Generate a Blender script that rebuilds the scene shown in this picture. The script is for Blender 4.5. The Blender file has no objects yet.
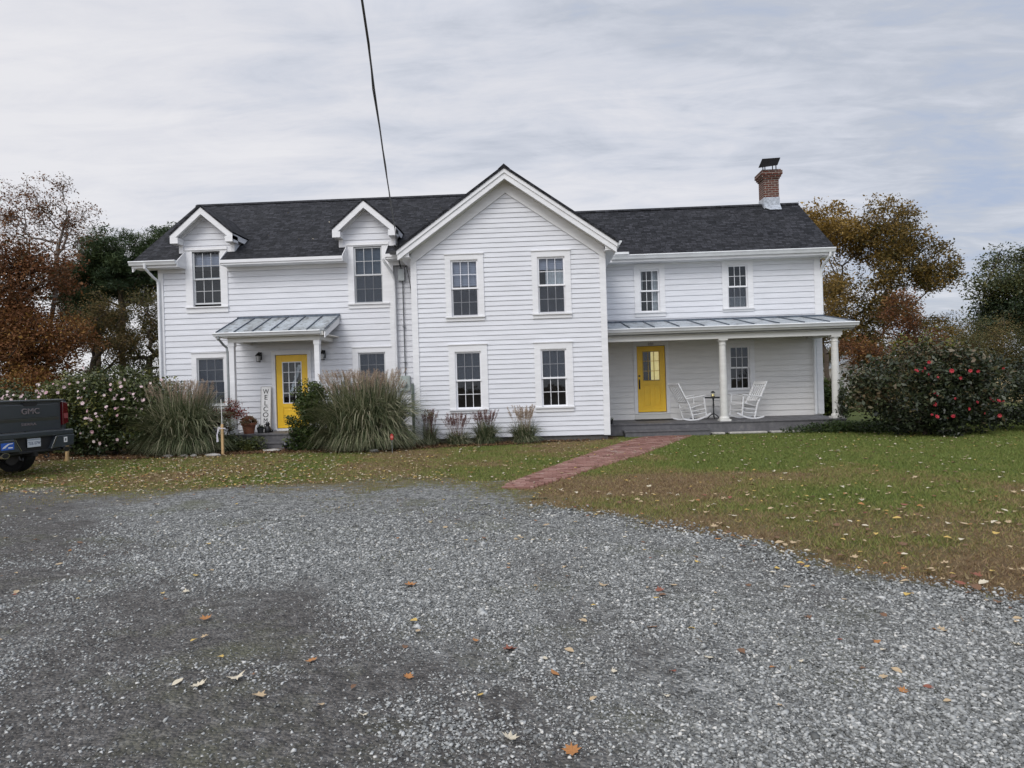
import bpy, math, random
import numpy as np
from mathutils import Matrix, Vector, noise as mnoise

random.seed(7)
R = math.radians
sc = bpy.context.scene
COL = sc.collection

# ------------------------------------------------------------------ camera
CAM_H, PSI, ROLL = 1.52, R(2.26), R(1.7)
cd = bpy.data.cameras.new('camera'); cam = bpy.data.objects.new('camera', cd); COL.objects.link(cam)
cd.sensor_fit = 'HORIZONTAL'; cd.sensor_width = 36.0; cd.lens = 36.0 * 710 / 1024
cd.clip_start = 0.05; cd.clip_end = 3000
_R = Vector((math.cos(PSI), math.sin(PSI), 0)); _U = Vector((0, 0, 1)); _F = Vector((-math.sin(PSI), math.cos(PSI), 0))
_x = _R * math.cos(ROLL) - _U * math.sin(ROLL); _y = _R * math.sin(ROLL) + _U * math.cos(ROLL)
m = Matrix((( _x.x, _y.x, -_F.x, 0), (_x.y, _y.y, -_F.y, 0), (_x.z, _y.z, -_F.z, CAM_H), (0, 0, 0, 1)))
cam.matrix_world = m
sc.camera = cam
sc.view_settings.view_transform = 'Standard'; sc.view_settings.look = 'None'
sc.view_settings.exposure = 0.0; sc.view_settings.gamma = 1.0

# ------------------------------------------------------------------ world: overcast sky
SUN_EL, SUN_AZ = R(42), R(200)          # bright patch of cloud behind the camera, a little to the left
W = bpy.data.worlds.new('World'); sc.world = W; W.use_nodes = True
nt = W.node_tree; nt.nodes.clear()
def N(tree, t, **k):
    n = tree.nodes.new(t)
    for a, v in k.items():
        if a.startswith('i_'):
            n.inputs[a[2:].replace('_', ' ')].default_value = v
        else: setattr(n, a, v)
    return n
def mathn(tree, op, a, b=None, c=None, clamp=False):
    n = tree.nodes.new('ShaderNodeMath'); n.operation = op; n.use_clamp = clamp
    for i, v in enumerate((a, b, c)):
        if v is None: continue
        if isinstance(v, (int, float)): n.inputs[i].default_value = v
        else: tree.links.new(v, n.inputs[i])
    return n.outputs[0]
def mixc(tree, fac, a, b, blend='MIX'):
    n = tree.nodes.new('ShaderNodeMix'); n.data_type = 'RGBA'; n.blend_type = blend
    for s, v in ((0, fac), (6, a), (7, b)):
        if isinstance(v, (int, float)): n.inputs[s].default_value = v
        elif isinstance(v, tuple): n.inputs[s].default_value = v if len(v) == 4 else v + (1,)
        else: tree.links.new(v, n.inputs[s])
    return n.outputs[2]
def ramp(tree, fac, stops):
    n = tree.nodes.new('ShaderNodeValToRGB'); cr = n.color_ramp
    while len(cr.elements) < len(stops): cr.elements.new(0.5)
    for e, (p, c) in zip(cr.elements, stops):
        e.position = p; e.color = tuple(c) + (1,) if len(c) == 3 else c
    if fac is not None: tree.links.new(fac, n.inputs[0])
    return n.outputs[0]
def noisen(tree, vec, scale, detail=4, rough=.55, dist=0.0):
    n = tree.nodes.new('ShaderNodeTexNoise'); n.inputs['Scale'].default_value = scale
    n.inputs['Detail'].default_value = detail; n.inputs['Roughness'].default_value = rough; n.inputs['Distortion'].default_value = dist
    if vec is not None: tree.links.new(vec, n.inputs['Vector'])
    return n.outputs[0]
sky = N(nt, 'ShaderNodeTexSky', sky_type='NISHITA', sun_disc=False, sun_elevation=SUN_EL, sun_rotation=SUN_AZ)
tc = N(nt, 'ShaderNodeTexCoord'); sep = N(nt, 'ShaderNodeSeparateXYZ'); nt.links.new(tc.outputs['Generated'], sep.inputs[0])
zc = mathn(nt, 'ADD', mathn(nt, 'MAXIMUM', sep.outputs[2], 0.0), 0.12)
px = mathn(nt, 'DIVIDE', sep.outputs[0], zc); py = mathn(nt, 'DIVIDE', sep.outputs[1], zc)
cb = N(nt, 'ShaderNodeCombineXYZ'); nt.links.new(px, cb.inputs[0]); nt.links.new(py, cb.inputs[1])
mp = N(nt, 'ShaderNodeMapping'); mp.inputs['Rotation'].default_value = (0, 0, R(-24)); mp.inputs['Scale'].default_value = (.80, 1.45, 1)
nt.links.new(cb.outputs[0], mp.inputs[0])
n1 = noisen(nt, mp.outputs[0], 0.9, 5, .55, .7)
n2 = noisen(nt, mp.outputs[0], 3.0, 6, .68, .9)
mp2 = N(nt, 'ShaderNodeMapping'); mp2.inputs['Rotation'].default_value = (0, 0, R(-14)); mp2.inputs['Scale'].default_value = (1.4, 4.2, 1)
nt.links.new(cb.outputs[0], mp2.inputs[0])
n3 = noisen(nt, mp2.outputs[0], 1.5, 5, .6, 1.2)
cl = mathn(nt, 'ADD', mathn(nt, 'ADD', mathn(nt, 'MULTIPLY', n1, .55), mathn(nt, 'MULTIPLY', n2, .25)), mathn(nt, 'MULTIPLY', n3, .20))
cl = mathn(nt, 'MULTIPLY_ADD', mathn(nt, 'SUBTRACT', cl, .5), 2.1, .5)
# the cover is thinner and bluer to the right, whiter to the left
azm = mathn(nt, 'MULTIPLY_ADD', sep.outputs[0], -0.42, 0.045)
cl = mathn(nt, 'ADD', cl, azm)
cloud = ramp(nt, cl, [(.15, (4.5, 5.2, 6.7)), (.34, (5.5, 5.85, 6.65)), (.50, (6.7, 6.95, 7.7)), (.66, (7.7, 7.75, 8.25)), (.86, (8.5, 8.45, 8.75))])
col = mixc(nt, 0.93, sky.outputs[0], cloud)
# overcast luminance: brighter overhead and towards the veiled sun
up = mathn(nt, 'MULTIPLY', mathn(nt, 'MAXIMUM', mathn(nt, 'SUBTRACT', sep.outputs[2], .45), 0.0), 1.1)
back = mathn(nt, 'MULTIPLY', mathn(nt, 'MAXIMUM', mathn(nt, 'MULTIPLY', sep.outputs[1], -1.0), 0.0), .75)
gain = mathn(nt, 'ADD', mathn(nt, 'ADD', up, back), 1.0)
vm = N(nt, 'ShaderNodeVectorMath', operation='SCALE'); nt.links.new(col, vm.inputs[0]); nt.links.new(gain, vm.inputs[3])
bg = N(nt, 'ShaderNodeBackground'); bg.inputs[1].default_value = 0.1; nt.links.new(vm.outputs[0], bg.inputs[0])
wo = N(nt, 'ShaderNodeOutputWorld'); nt.links.new(bg.outputs[0], wo.inputs[0])
try: W.cycles.sampling_method = 'MANUAL'; W.cycles.sample_map_resolution = 256
except Exception: pass

sd = bpy.data.lights.new('sun', 'SUN'); sun = bpy.data.objects.new('sun', sd); COL.objects.link(sun)
sd.energy = 1.3; sd.angle = R(28); sd.color = (1, .975, .94)
az = R(200)   # compass angle from +Y clockwise seen from above: light comes from behind the camera
sdir = Vector((math.sin(az) * math.cos(SUN_EL), math.cos(az) * math.cos(SUN_EL), math.sin(SUN_EL)))
sun.rotation_euler = sdir.to_track_quat('Z', 'Y').to_euler(); sun.location = (-5, -10, 30)

# ------------------------------------------------------------------ materials
MATS = {}
def newmat(name):
    mt = bpy.data.materials.new(name); mt.use_nodes = True
    t = mt.node_tree; b = t.nodes['Principled BSDF']
    MATS[name] = mt
    return mt, t, b
def plain(name, col, rough=.6, var=.12, scale=6.0, metal=0.0, bump=0.0, bscale=40, coat=0.0, spec=None):
    mt, t, b = newmat(name)
    c = t.nodes.new('ShaderNodeTexCoord')
    f = noisen(t, c.outputs['Object'], scale, 5, .6)
    f = mathn(t, 'MULTIPLY_ADD', f, 2.2, -.6, clamp=True)
    lo = tuple(x * (1 - var) for x in col); hi = tuple(min(1, x * (1 + var)) for x in col)
    t.links.new(mixc(t, f, lo, hi), b.inputs['Base Color'])
    b.inputs['Roughness'].default_value = rough; b.inputs['Metallic'].default_value = metal
    if coat: b.inputs['Coat Weight'].default_value = coat; b.inputs['Coat Roughness'].default_value = .08
    if spec is not None: b.inputs['Specular IOR Level'].default_value = spec
    if bump:
        bn = t.nodes.new('ShaderNodeBump'); bn.inputs['Strength'].default_value = bump; bn.inputs['Distance'].default_value = .01
        t.links.new(noisen(t, c.outputs['Object'], bscale, 4), bn.inputs['Height']); t.links.new(bn.outputs[0], b.inputs['Normal'])
    return mt
def tinted(name, stops, rough=.6, translucent=0.0, spec=.3, fine=0.0):
    mt, t, b = newmat(name)
    a = t.nodes.new('ShaderNodeAttribute'); a.attribute_name = 'tint'
    fac = a.outputs['Fac']
    if fine:
        c = t.nodes.new('ShaderNodeTexCoord')
        fac = mathn(t, 'ADD', fac, mathn(t, 'MULTIPLY_ADD', noisen(t, c.outputs['Object'], 60, 3), fine * 2, -fine))
    cr = ramp(t, fac, stops)
    t.links.new(cr, b.inputs['Base Color']); b.inputs['Roughness'].default_value = rough
    b.inputs['Specular IOR Level'].default_value = spec
    if translucent:
        tr = t.nodes.new('ShaderNodeBsdfTranslucent'); t.links.new(cr, tr.inputs[0])
        mx = t.nodes.new('ShaderNodeMixShader'); mx.inputs[0].default_value = translucent
        t.links.new(b.outputs[0], mx.inputs[1]); t.links.new(tr.outputs[0], mx.inputs[2])
        t.links.new(mx.outputs[0], t.nodes['Material Output'].inputs[0])
    return mt

# weathered white paint on boards: faint grime streaks and a little greening near the ground
def white_boards(name, col=(.80, .80, .81), rough=.55):
    mt, t, b = newmat(name)
    c = t.nodes.new('ShaderNodeTexCoord')
    mp = N(t, 'ShaderNodeMapping'); mp.inputs['Scale'].default_value = (1.2, 1.2, 9.0); t.links.new(c.outputs['Object'], mp.inputs[0])
    f = noisen(t, mp.outputs[0], 1.2, 6, .65)
    f = mathn(t, 'MULTIPLY_ADD', f, 2.4, -.75, clamp=True)
    cc = mixc(t, f, tuple(x * .86 for x in col), col)
    g = noisen(t, c.outputs['Object'], 2.6, 6, .7)
    g = mathn(t, 'MULTIPLY_ADD', g, 5, -3.1, clamp=True)
    cc = mixc(t, mathn(t, 'MULTIPLY', g, .35), cc, (.60, .60, .56))
    t.links.new(cc, b.inputs['Base Color']); b.inputs['Roughness'].default_value = rough
    return mt
SIDING = white_boards('white_siding', (.755, .765, .80))
TRIM = white_boards('white_trim', (.82, .82, .83), .45)
PORCHW = white_boards('cream_siding', (.80, .785, .76), .55)  # warmer, yellower tone for the wall boards below the porch roof
OLDTRIM = white_boards('weathered_white_trim', (.70, .69, .65), .55)
SASH = plain('white_sash', (.82, .82, .84), .4, .05)
GREYSASH = plain('aluminium_sash', (.55, .56, .57), .4, .08)
CEIL = plain('porch_ceiling_paint', (.78, .75, .68), .6, .08)
GUTTER = plain('gutter_white', (.76, .77, .78), .35, .10, 3)
DECK = None
DARKINT = plain('dim_interior', (.06, .055, .05), .9, .2)  # darkness of the unlit rooms put into the colour
BLIND = plain('window_blind', (.46, .46, .52), .8, .06, 30)
CURTAIN_REFL = plain('white_curtain', (.66, .66, .64), .9, .15, 14)
SHADE_GREY = plain('grey_blind', (.11, .135, .17), .8, .15, 10)
CREAM = plain('cream_curtain', (.80, .70, .30), .9, .2, 9)
MATS['cream_curtain'].node_tree.nodes['Principled BSDF'].inputs['Emission Color'].default_value = (1, .82, .35, 1); MATS['cream_curtain'].node_tree.nodes['Principled BSDF'].inputs['Emission Strength'].default_value = .45   # glow put in for the bright light in the door glass
YELLOW = plain('yellow_door_paint', (.86, .53, .03), .42, .06, 5)
BLACK = plain('black_metal', (.012, .012, .013), .45, .2)
IRON = plain('dark_iron', (.03, .03, .032), .6, .3, 20)
GREYM = plain('grey_galvanised', (.32, .34, .34), .45, .2, 8, metal=.6)
METER = plain('meter_grey', (.36, .41, .39), .5, .1, 8)
LETTERM = plain('satin_lettering', (.26, .22, .22), .35, .1, metal=.2)
CHROME = plain('chrome', (.75, .75, .77), .15, .05, metal=1.0)
CONC = plain('pale_stone', (.38, .36, .33), .9, .3, 9, bump=.5)
CHAIRW = plain('white_chair_paint', (.80, .80, .80), .5, .06)
CHAIRSEAT = plain('chair_slat_grey', (.60, .60, .60), .6, .1)
TERRA = plain('terracotta', (.20, .075, .04), .8, .35, 8)
PINE_WOOD = plain('raw_wood_stake', (.55, .37, .18), .8, .15, 12)
SIGNW = plain('sign_white', (.80, .79, .77), .6, .05)
BARK = plain('tree_bark', (.075, .058, .045), .95, .4, 6, bump=.8, bscale=14)
GREYBARK = plain('grey_bark', (.16, .14, .125), .95, .35, 6, bump=.8, bscale=14)
REDREF = plain('red_reflector', (.36, .03, .025), .3, .1)
# glass: mostly clear pane, mirror-like at grazing
def glassmat(name, tint, refl=.10):
    mt, t, b = newmat(name)
    t.nodes.remove(b)
    tr = t.nodes.new('ShaderNodeBsdfTransparent'); tr.inputs[0].default_value = tint + (1,)
    gl = t.nodes.new('ShaderNodeBsdfGlossy'); gl.inputs['Roughness'].default_value = .03; gl.inputs[0].default_value = (.85, .9, .95, 1)
    lw = t.nodes.new('ShaderNodeLayerWeight'); lw.inputs[0].default_value = .25
    f = mathn(t, 'MULTIPLY_ADD', lw.outputs['Fresnel'], .9, refl, clamp=True)
    c = t.nodes.new('ShaderNodeTexCoord')
    bn = t.nodes.new('ShaderNodeBump'); bn.inputs['Strength'].default_value = .12; bn.inputs['Distance'].default_value = .02
    t.links.new(noisen(t, c.outputs['Object'], 2.3, 2), bn.inputs['Height']); t.links.new(bn.outputs[0], gl.inputs['Normal'])
    mx = t.nodes.new('ShaderNodeMixShader'); t.links.new(f, mx.inputs[0])
    t.links.new(tr.outputs[0], mx.inputs[1]); t.links.new(gl.outputs[0], mx.inputs[2])
    t.links.new(mx.outputs[0], t.nodes['Material Output'].inputs[0])
    return mt
GLASS = glassmat('window_glass', (.74, .80, .86), .022)
def screenmat():
    mt, t, b = newmat('insect_screen')
    b.inputs['Base Color'].default_value = (.075, .085, .105, 1); b.inputs['Roughness'].default_value = .8
    tr = t.nodes.new('ShaderNodeBsdfTransparent')
    mx = t.nodes.new('ShaderNodeMixShader'); mx.inputs[0].default_value = .52
    t.links.new(tr.outputs[0], mx.inputs[1]); t.links.new(b.outputs[0], mx.inputs[2])
    t.links.new(mx.outputs[0], t.nodes['Material Output'].inputs[0])
    return mt
SCREEN = screenmat()

def shingles():
    mt, t, b = newmat('asphalt_shingles')
    uv = t.nodes.new('ShaderNodeUVMap'); uv.uv_map = 'UVMap'
    br = N(t, 'ShaderNodeTexBrick'); t.links.new(uv.outputs[0], br.inputs['Vector'])
    br.inputs['Scale'].default_value = 1.0; br.inputs['Brick Width'].default_value = .22; br.inputs['Row Height'].default_value = .125
    br.inputs['Mortar Size'].default_value = .010; br.inputs['Mortar Smooth'].default_value = .2; br.inputs['Bias'].default_value = -.1
    br.inputs['Color1'].default_value = (.010, .011, .014, 1); br.inputs['Color2'].default_value = (.046, .047, .055, 1)
    br.inputs['Mortar'].default_value = (.010, .010, .012, 1)
    br.offset = .37; br.squash = .7; br.squash_frequency = 3
    mp = N(t, 'ShaderNodeMapping'); mp.inputs['Scale'].default_value = (9.0, 8.0, 1); t.links.new(uv.outputs[0], mp.inputs[0])
    nz = noisen(t, mp.outputs[0], 1.0, 3, .7)
    nz = mathn(t, 'MULTIPLY_ADD', nz, 2.6, -.35)
    c1 = mixc(t, 1.0, br.outputs[0], nz, 'MULTIPLY')
    big = noisen(t, uv.outputs[0], .55, 5, .6)
    c2 = mixc(t, mathn(t, 'MULTIPLY_ADD', big, .7, -.28, clamp=True), c1, (.040, .040, .042))
    t.links.new(c2, b.inputs['Base Color']); b.inputs['Roughness'].default_value = .88; b.inputs['Specular IOR Level'].default_value = .25
    bn = t.nodes.new('ShaderNodeBump'); bn.inputs['Strength'].default_value = .9; bn.inputs['Distance'].default_value = .012
    hh = mathn(t, 'SUBTRACT', nz, br.outputs[1]); t.links.new(hh, bn.inputs['Height']); t.links.new(bn.outputs[0], b.inputs['Normal'])
    return mt
SHINGLE = shingles()
def tinroof():
    mt, t, b = newmat('weathered_tin_roof')
    c = t.nodes.new('ShaderNodeTexCoord')
    f = noisen(t, c.outputs['Object'], 1.1, 6, .65)
    base = ramp(t, f, [(.30, (.30, .32, .32)), (.52, (.44, .48, .51)), (.72, (.56, .60, .63))])
    sp = noisen(t, c.outputs['Object'], 5.5, 5, .75)
    sp = mathn(t, 'MULTIPLY_ADD', sp, 9, -4.65, clamp=True)
    sp2 = noisen(t, c.outputs['Object'], 19, 3, .7)
    sp2 = mathn(t, 'MULTIPLY_ADD', sp2, 9, -4.9, clamp=True)
    col = mixc(t, mathn(t, 'MULTIPLY', mathn(t, 'MAXIMUM', sp, mathn(t, 'MULTIPLY', sp2, .6)), .85), base, (.055, .045, .035))
    t.links.new(col, b.inputs['Base Color']); b.inputs['Roughness'].default_value = .5; b.inputs['Metallic'].default_value = .15
    return mt
TIN = tinroof()
SEAM = plain('tin_seam', (.09, .11, .14), .5, .4, 9, metal=.2)
def brickmat(name, c1, c2, mortar, w, h, ms):
    mt, t, b = newmat(name)
    uv = t.nodes.new('ShaderNodeUVMap'); uv.uv_map = 'UVMap'
    br = N(t, 'ShaderNodeTexBrick'); t.links.new(uv.outputs[0], br.inputs['Vector'])
    br.inputs['Scale'].default_value = 1; br.inputs['Brick Width'].default_value = w; br.inputs['Row Height'].default_value = h
    br.inputs['Mortar Size'].default_value = ms; br.inputs['Color1'].default_value = c1 + (1,); br.inputs['Color2'].default_value = c2 + (1,)
    br.inputs['Mortar'].default_value = mortar + (1,)
    nz = noisen(t, uv.outputs[0], 14, 4, .7)
    cc = mixc(t, mathn(t, 'MULTIPLY_ADD', nz, 1.5, -.45, clamp=True), br.outputs[0], (.045, .03, .025))
    t.links.new(cc, b.inputs['Base Color']); b.inputs['Roughness'].default_value = .9
    bn = t.nodes.new('ShaderNodeBump'); bn.inputs['Strength'].default_value = .8; bn.inputs['Distance'].default_value = .01; bn.invert = True
    t.links.new(br.outputs[1], bn.inputs['Height']); t.links.new(bn.outputs[0], b.inputs['Normal'])
    return mt
CHIMB = brickmat('chimney_brick', (.155, .042, .026), (.095, .032, .024), (.40, .36, .31), .21, .072, .009)
LEAD = plain('lead_flashing', (.42, .45, .49), .5, .45, 12, metal=.3)
def deckmat():
    mt, t, b = newmat('grey_deck_boards')
    c = t.nodes.new('ShaderNodeTexCoord')
    mp = N(t, 'ShaderNodeMapping'); mp.inputs['Scale'].default_value = (9, .8, 9); t.links.new(c.outputs['Object'], mp.inputs[0])
    f = noisen(t, mp.outputs[0], 1.0, 5, .6)
    col = ramp(t, f, [(.3, (.085, .083, .088)), (.6, (.125, .122, .128)), (.8, (.19, .18, .175))])
    t.links.new(col, b.inputs['Base Color']); b.inputs['Roughness'].default_value = .6
    return mt
DECK = deckmat()

# ------------------------------------------------------------------ mesh helpers
class MB:
    def __init__(s): s.v = []; s.f = []; s.mi = []; s.cur = 0; s.t = []; s.tint = 0.5
    def add(s, vs, fs):
        o = len(s.v); s.v += [tuple(p) for p in vs]; s.f += [tuple(i + o for i in f) for f in fs]
        s.mi += [s.cur] * len(fs); s.t += [s.tint] * len(vs)
        return s
    def box(s, x0, x1, y0, y1, z0, z1):
        return s.add([(x0, y0, z0), (x1, y0, z0), (x1, y1, z0), (x0, y1, z0), (x0, y0, z1), (x1, y0, z1), (x1, y1, z1), (x0, y1, z1)],
                     [(0, 3, 2, 1), (4, 5, 6, 7), (0, 1, 5, 4), (1, 2, 6, 5), (2, 3, 7, 6), (3, 0, 4, 7)])
    def mbox(s, mat, sx, sy, sz):
        vs = [mat @ Vector((x * sx / 2, y * sy / 2, z * sz / 2)) for z in (-1, 1) for (x, y) in ((-1, -1), (1, -1), (1, 1), (-1, 1))]
        return s.add(vs, [(0, 3, 2, 1), (4, 5, 6, 7), (0, 1, 5, 4), (1, 2, 6, 5), (2, 3, 7, 6), (3, 0, 4, 7)])
    def bar(s, a, b, w, h, up=(0, 0, 1)):
        a = Vector(a); b = Vector(b); d = (b - a); L = d.length; d.normalize()
        u = Vector(up); sx = d.cross(u)
        if sx.length < 1e-4: sx = d.cross(Vector((1, 0, 0)))
        sx.normalize(); uz = sx.cross(d)
        vs = [p + sx * (i * w / 2) + uz * (j * h / 2) for p in (a, b) for (i, j) in ((-1, -1), (1, -1), (1, 1), (-1, 1))]
        return s.add(vs, [(0, 3, 2, 1), (4, 5, 6, 7), (0, 1, 5, 4), (1, 2, 6, 5), (2, 3, 7, 6), (3, 0, 4, 7)])
    def extr(s, poly, axis, a, b):
        """extrude a polygon; axis 'y': poly is (x,z); axis 'x': poly is (y,z); axis 'z': poly is (x,y)"""
        n = len(poly)
        mk = {'y': lambda p, t: (p[0], t, p[1]), 'x': lambda p, t: (t, p[0], p[1]), 'z': lambda p, t: (p[0], p[1], t)}[axis]
        vs = [mk(p, a) for p in poly] + [mk(p, b) for p in poly]
        fs = [tuple(range(n))[::-1], tuple(range(n, 2 * n))] + [(i, (i + 1) % n, n + (i + 1) % n, n + i) for i in range(n)]
        return s.add(vs, fs)
    def tube(s, pts, r, n=8, cap=True):
        pts = [Vector(p) for p in pts]; rs = r if isinstance(r, (list, tuple)) else [r] * len(pts)
        vs = []; prev = None
        for i, p in enumerate(pts):
            d = (pts[min(i + 1, len(pts) - 1)] - pts[max(i - 1, 0)]).normalized()
            if prev is None:
                a = d.cross(Vector((0, 0, 1)))
                if a.length < 1e-3: a = d.cross(Vector((1, 0, 0)))
            else:
                a = prev - d * prev.dot(d)
            a.normalize(); b = d.cross(a); prev = a
            vs += [p + (a * math.cos(2 * math.pi * k / n) + b * math.sin(2 * math.pi * k / n)) * rs[i] for k in range(n)]
        fs = []
        for i in range(len(pts) - 1):
            for k in range(n):
                fs.append((i * n + k, i * n + (k + 1) % n, (i + 1) * n + (k + 1) % n, (i + 1) * n + k))
        if cap: fs += [tuple(range(n))[::-1], tuple(range((len(pts) - 1) * n, len(pts) * n))]
        return s.add(vs, fs)
    def lathe(s, prof, c=(0, 0, 0), n=20):
        return s.tube([(c[0], c[1], c[2] + z) for r, z in prof], [max(r, 1e-4) for r, z in prof], n) if False else s._lathe(prof, c, n)
    def _lathe(s, prof, c, n):
        vs = [(c[0] + r * math.cos(2 * math.pi * k / n), c[1] + r * math.sin(2 * math.pi * k / n), c[2] + z) for r, z in prof for k in range(n)]
        fs = [(i * n + k, i * n + (k + 1) % n, (i + 1) * n + (k + 1) % n, (i + 1) * n + k) for i in range(len(prof) - 1) for k in range(n)]
        fs += [tuple(range(n))[::-1], tuple(range((len(prof) - 1) * n, len(prof) * n))]
        return s.add(vs, fs)
    def build(s, name, mat, parent=None, off=(0, 0, 0), smooth=False, uv=False, bevel=0, tint=False):
        me = bpy.data.meshes.new(name)
        ox, oy, oz = off
        me.from_pydata([(x - ox, y - oy, z - oz) for x, y, z in s.v], [], s.f)
        for mm in (mat if isinstance(mat, (list, tuple)) else [mat]): me.materials.append(mm)
        if any(s.mi): me.polygons.foreach_set('material_index', s.mi)
        if smooth: me.polygons.foreach_set('use_smooth', [True] * len(me.polygons))
        if tint:
            at = me.attributes.new('tint', 'FLOAT', 'POINT'); at.data.foreach_set('value', s.t)
        if uv:
            ul = me.uv_layers.new(name='UVMap'); d = np.zeros(len(me.loops) * 2, np.float32)
            for p in me.polygons:
                nn = p.normal
                if abs(nn.z) > .97: tt = Vector((1, 0, 0)); bb = Vector((0, 1, 0))
                else:
                    tt = Vector((0, 0, 1)).cross(nn).normalized(); bb = nn.cross(tt)
                    if abs(tt.x) > abs(tt.y) and tt.x < 0 or abs(tt.y) >= abs(tt.x) and tt.y < 0: tt = -tt
                for li in p.loop_indices:
                    co = me.vertices[me.loops[li].vertex_index].co
                    d[2 * li] = co.dot(tt); d[2 * li + 1] = co.dot(bb)
            ul.data.foreach_set('uv', d)
        me.update()
        return link(name, me, parent, bevel)
def link(name, me, parent=None, bevel=0):
    o = bpy.data.objects.new(name, me); COL.objects.link(o)
    if parent is not None: o.parent = parent
    if bevel:
        b = o.modifiers.new('bevel', 'BEVEL'); b.width = bevel; b.segments = 2; b.limit_method = 'ANGLE'; b.angle_limit = R(40)
    return o
def mesh_np(name, V, F, mats, parent=None, tint=None, mi=None, smooth=False):
    V = np.asarray(V, np.float32).reshape(-1, 3); F = np.asarray(F, np.int32); k = F.shape[1]
    me = bpy.data.meshes.new(name)
    me.vertices.add(len(V)); me.vertices.foreach_set('co', V.ravel())
    me.loops.add(F.size); me.loops.foreach_set('vertex_index', F.ravel())
    me.polygons.add(len(F)); me.polygons.foreach_set('loop_start', np.arange(0, F.size, k, dtype=np.int32))
    for mm in (mats if isinstance(mats, (list, tuple)) else [mats]): me.materials.append(mm)
    if mi is not None: me.polygons.foreach_set('material_index', np.asarray(mi, np.int32))
    if smooth: me.polygons.foreach_set('use_smooth', np.ones(len(F), bool))
    if tint is not None:
        at = me.attributes.new('tint', 'FLOAT', 'POINT'); at.data.foreach_set('value', np.asarray(tint, np.float32).ravel())
    me.update(calc_edges=True)
    return link(name, me, parent)
def thing(name, label, cat, loc=(0, 0, 0), rz=0, group=None):
    o = bpy.data.objects.new(name, None); COL.objects.link(o); o.location = loc; o.rotation_euler = (0, 0, rz)
    o.empty_display_size = .2
    return tag(o, label, cat, group)
def tag(o, label, cat, group=None, kind=None):
    if label: o['label'] = label
    if cat: o['category'] = cat
    if group: o['group'] = group
    if kind: o['kind'] = kind
    return o
def struct(o): o['kind'] = 'structure'; return o
def textmesh(s, size, depth=.004):
    cu = bpy.data.curves.new('t', 'FONT'); cu.body = s; cu.size = size; cu.extrude = depth; cu.align_x = 'CENTER'
    ob = bpy.data.objects.new('t', cu); COL.objects.link(ob)
    bpy.context.view_layer.update()
    dg = bpy.context.evaluated_depsgraph_get()
    me = bpy.data.meshes.new_from_object(ob.evaluated_get(dg)); bpy.data.objects.remove(ob); bpy.data.curves.remove(cu)
    return me
def text_at(mb, s, size, x, y, z, sx=1.0, depth=.004, normal='-y'):
    """lettering standing upright, facing -y, centred on x with its baseline at z"""
    me = textmesh(s, size, depth)
    vs = [(x + v.co.x * sx, y - v.co.z, z + v.co.y) for v in me.vertices]
    mb.add(vs, [tuple(p.vertices) for p in me.polygons]); bpy.data.meshes.remove(me)
    return mb

# ------------------------------------------------------------------ ground, drive, path
rng = np.random.default_rng(11)
_LAT = np.random.default_rng(3).random((256, 256)) * 2 - 1
def fbm(x, y, sc_=1.0, oct_=3, seed=0.0):
    x = np.asarray(x, float) * sc_ + seed * 7.31; y = np.asarray(y, float) * sc_ - seed * 3.17
    out = 0; amp = .75
    for o in range(oct_):
        xi = np.floor(x).astype(int); yi = np.floor(y).astype(int); fx = x - xi; fy = y - yi
        fx = fx * fx * (3 - 2 * fx); fy = fy * fy * (3 - 2 * fy)
        g = lambda i, j: _LAT[(xi + i) % 256, (yi + j) % 256]
        out = out + amp * ((g(0, 0) * (1 - fx) + g(1, 0) * fx) * (1 - fy) + (g(0, 1) * (1 - fx) + g(1, 1) * fx) * fy)
        x = x * 2.03 + 17.1; y = y * 2.03 + 9.7; amp *= .5
    return out
# edge of the gravel: y of the far edge as a function of x
EDGE = np.array([(-40, 13.2), (-14, 12.6), (-9.3, 11.2), (-7.2, 10.7), (-5.9, 10.8), (-4.4, 11.1), (-3.1, 11.4), (-1.9, 11.4), (-.95, 10.7), (-.3, 9.72), (.3, 8.75),
                 (.64, 8.15), (1.38, 7.3), (1.88, 6.35), (2.3, 5.55), (2.74, 5.05), (3.08, 4.72), (4.0, 3.7), (6, 1.6), (10, -3), (16, -9), (40, -30)])
def edge_y(x): return np.interp(x, EDGE[:, 0], EDGE[:, 1])
def edge_dist(x, y):
    """signed distance-like value: positive on the lawn side"""
    e = edge_y(x); sl = (edge_y(x + .15) - edge_y(x - .15)) / .3
    return (y - e) / np.sqrt(1 + sl * sl)
PL = np.array([(10.3, -.60), (10.7, -.55), (12.74, .16), (16.6, 1.62), (19.05, 2.72)]); PRr = np.array([(10.3, -.19), (12.27, .82), (14.52, 1.99), (19.05, 3.95)])
def path_l(y): return np.interp(y, PL[:, 0], PL[:, 1])
def path_r(y): return np.interp(y, PRr[:, 0], PRr[:, 1])
def on_path(x, y, g=0.0): return (y > 10.3) & (y < 19.1) & (x > path_l(y) - g) & (x < path_r(y) + g)
def bed_mask(x, y):
    """mulched bed along the front of the house: 1 inside"""
    front = np.interp(x, [-16, -12, -9, -6.6, -4.4, -3.2, -1, 1.7, 2.0], [16.7, 16.6, 16.35, 17.1, 16.5, 17.0, 17.6, 18.4, 18.6])
    w = np.sin(x * 2.1) * .08 + np.sin(x * 5.3) * .05
    v = np.clip((y - front - w) / .25 + .5, 0, 1)
    return v * (x < 2.0) * (x > -15)
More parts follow.
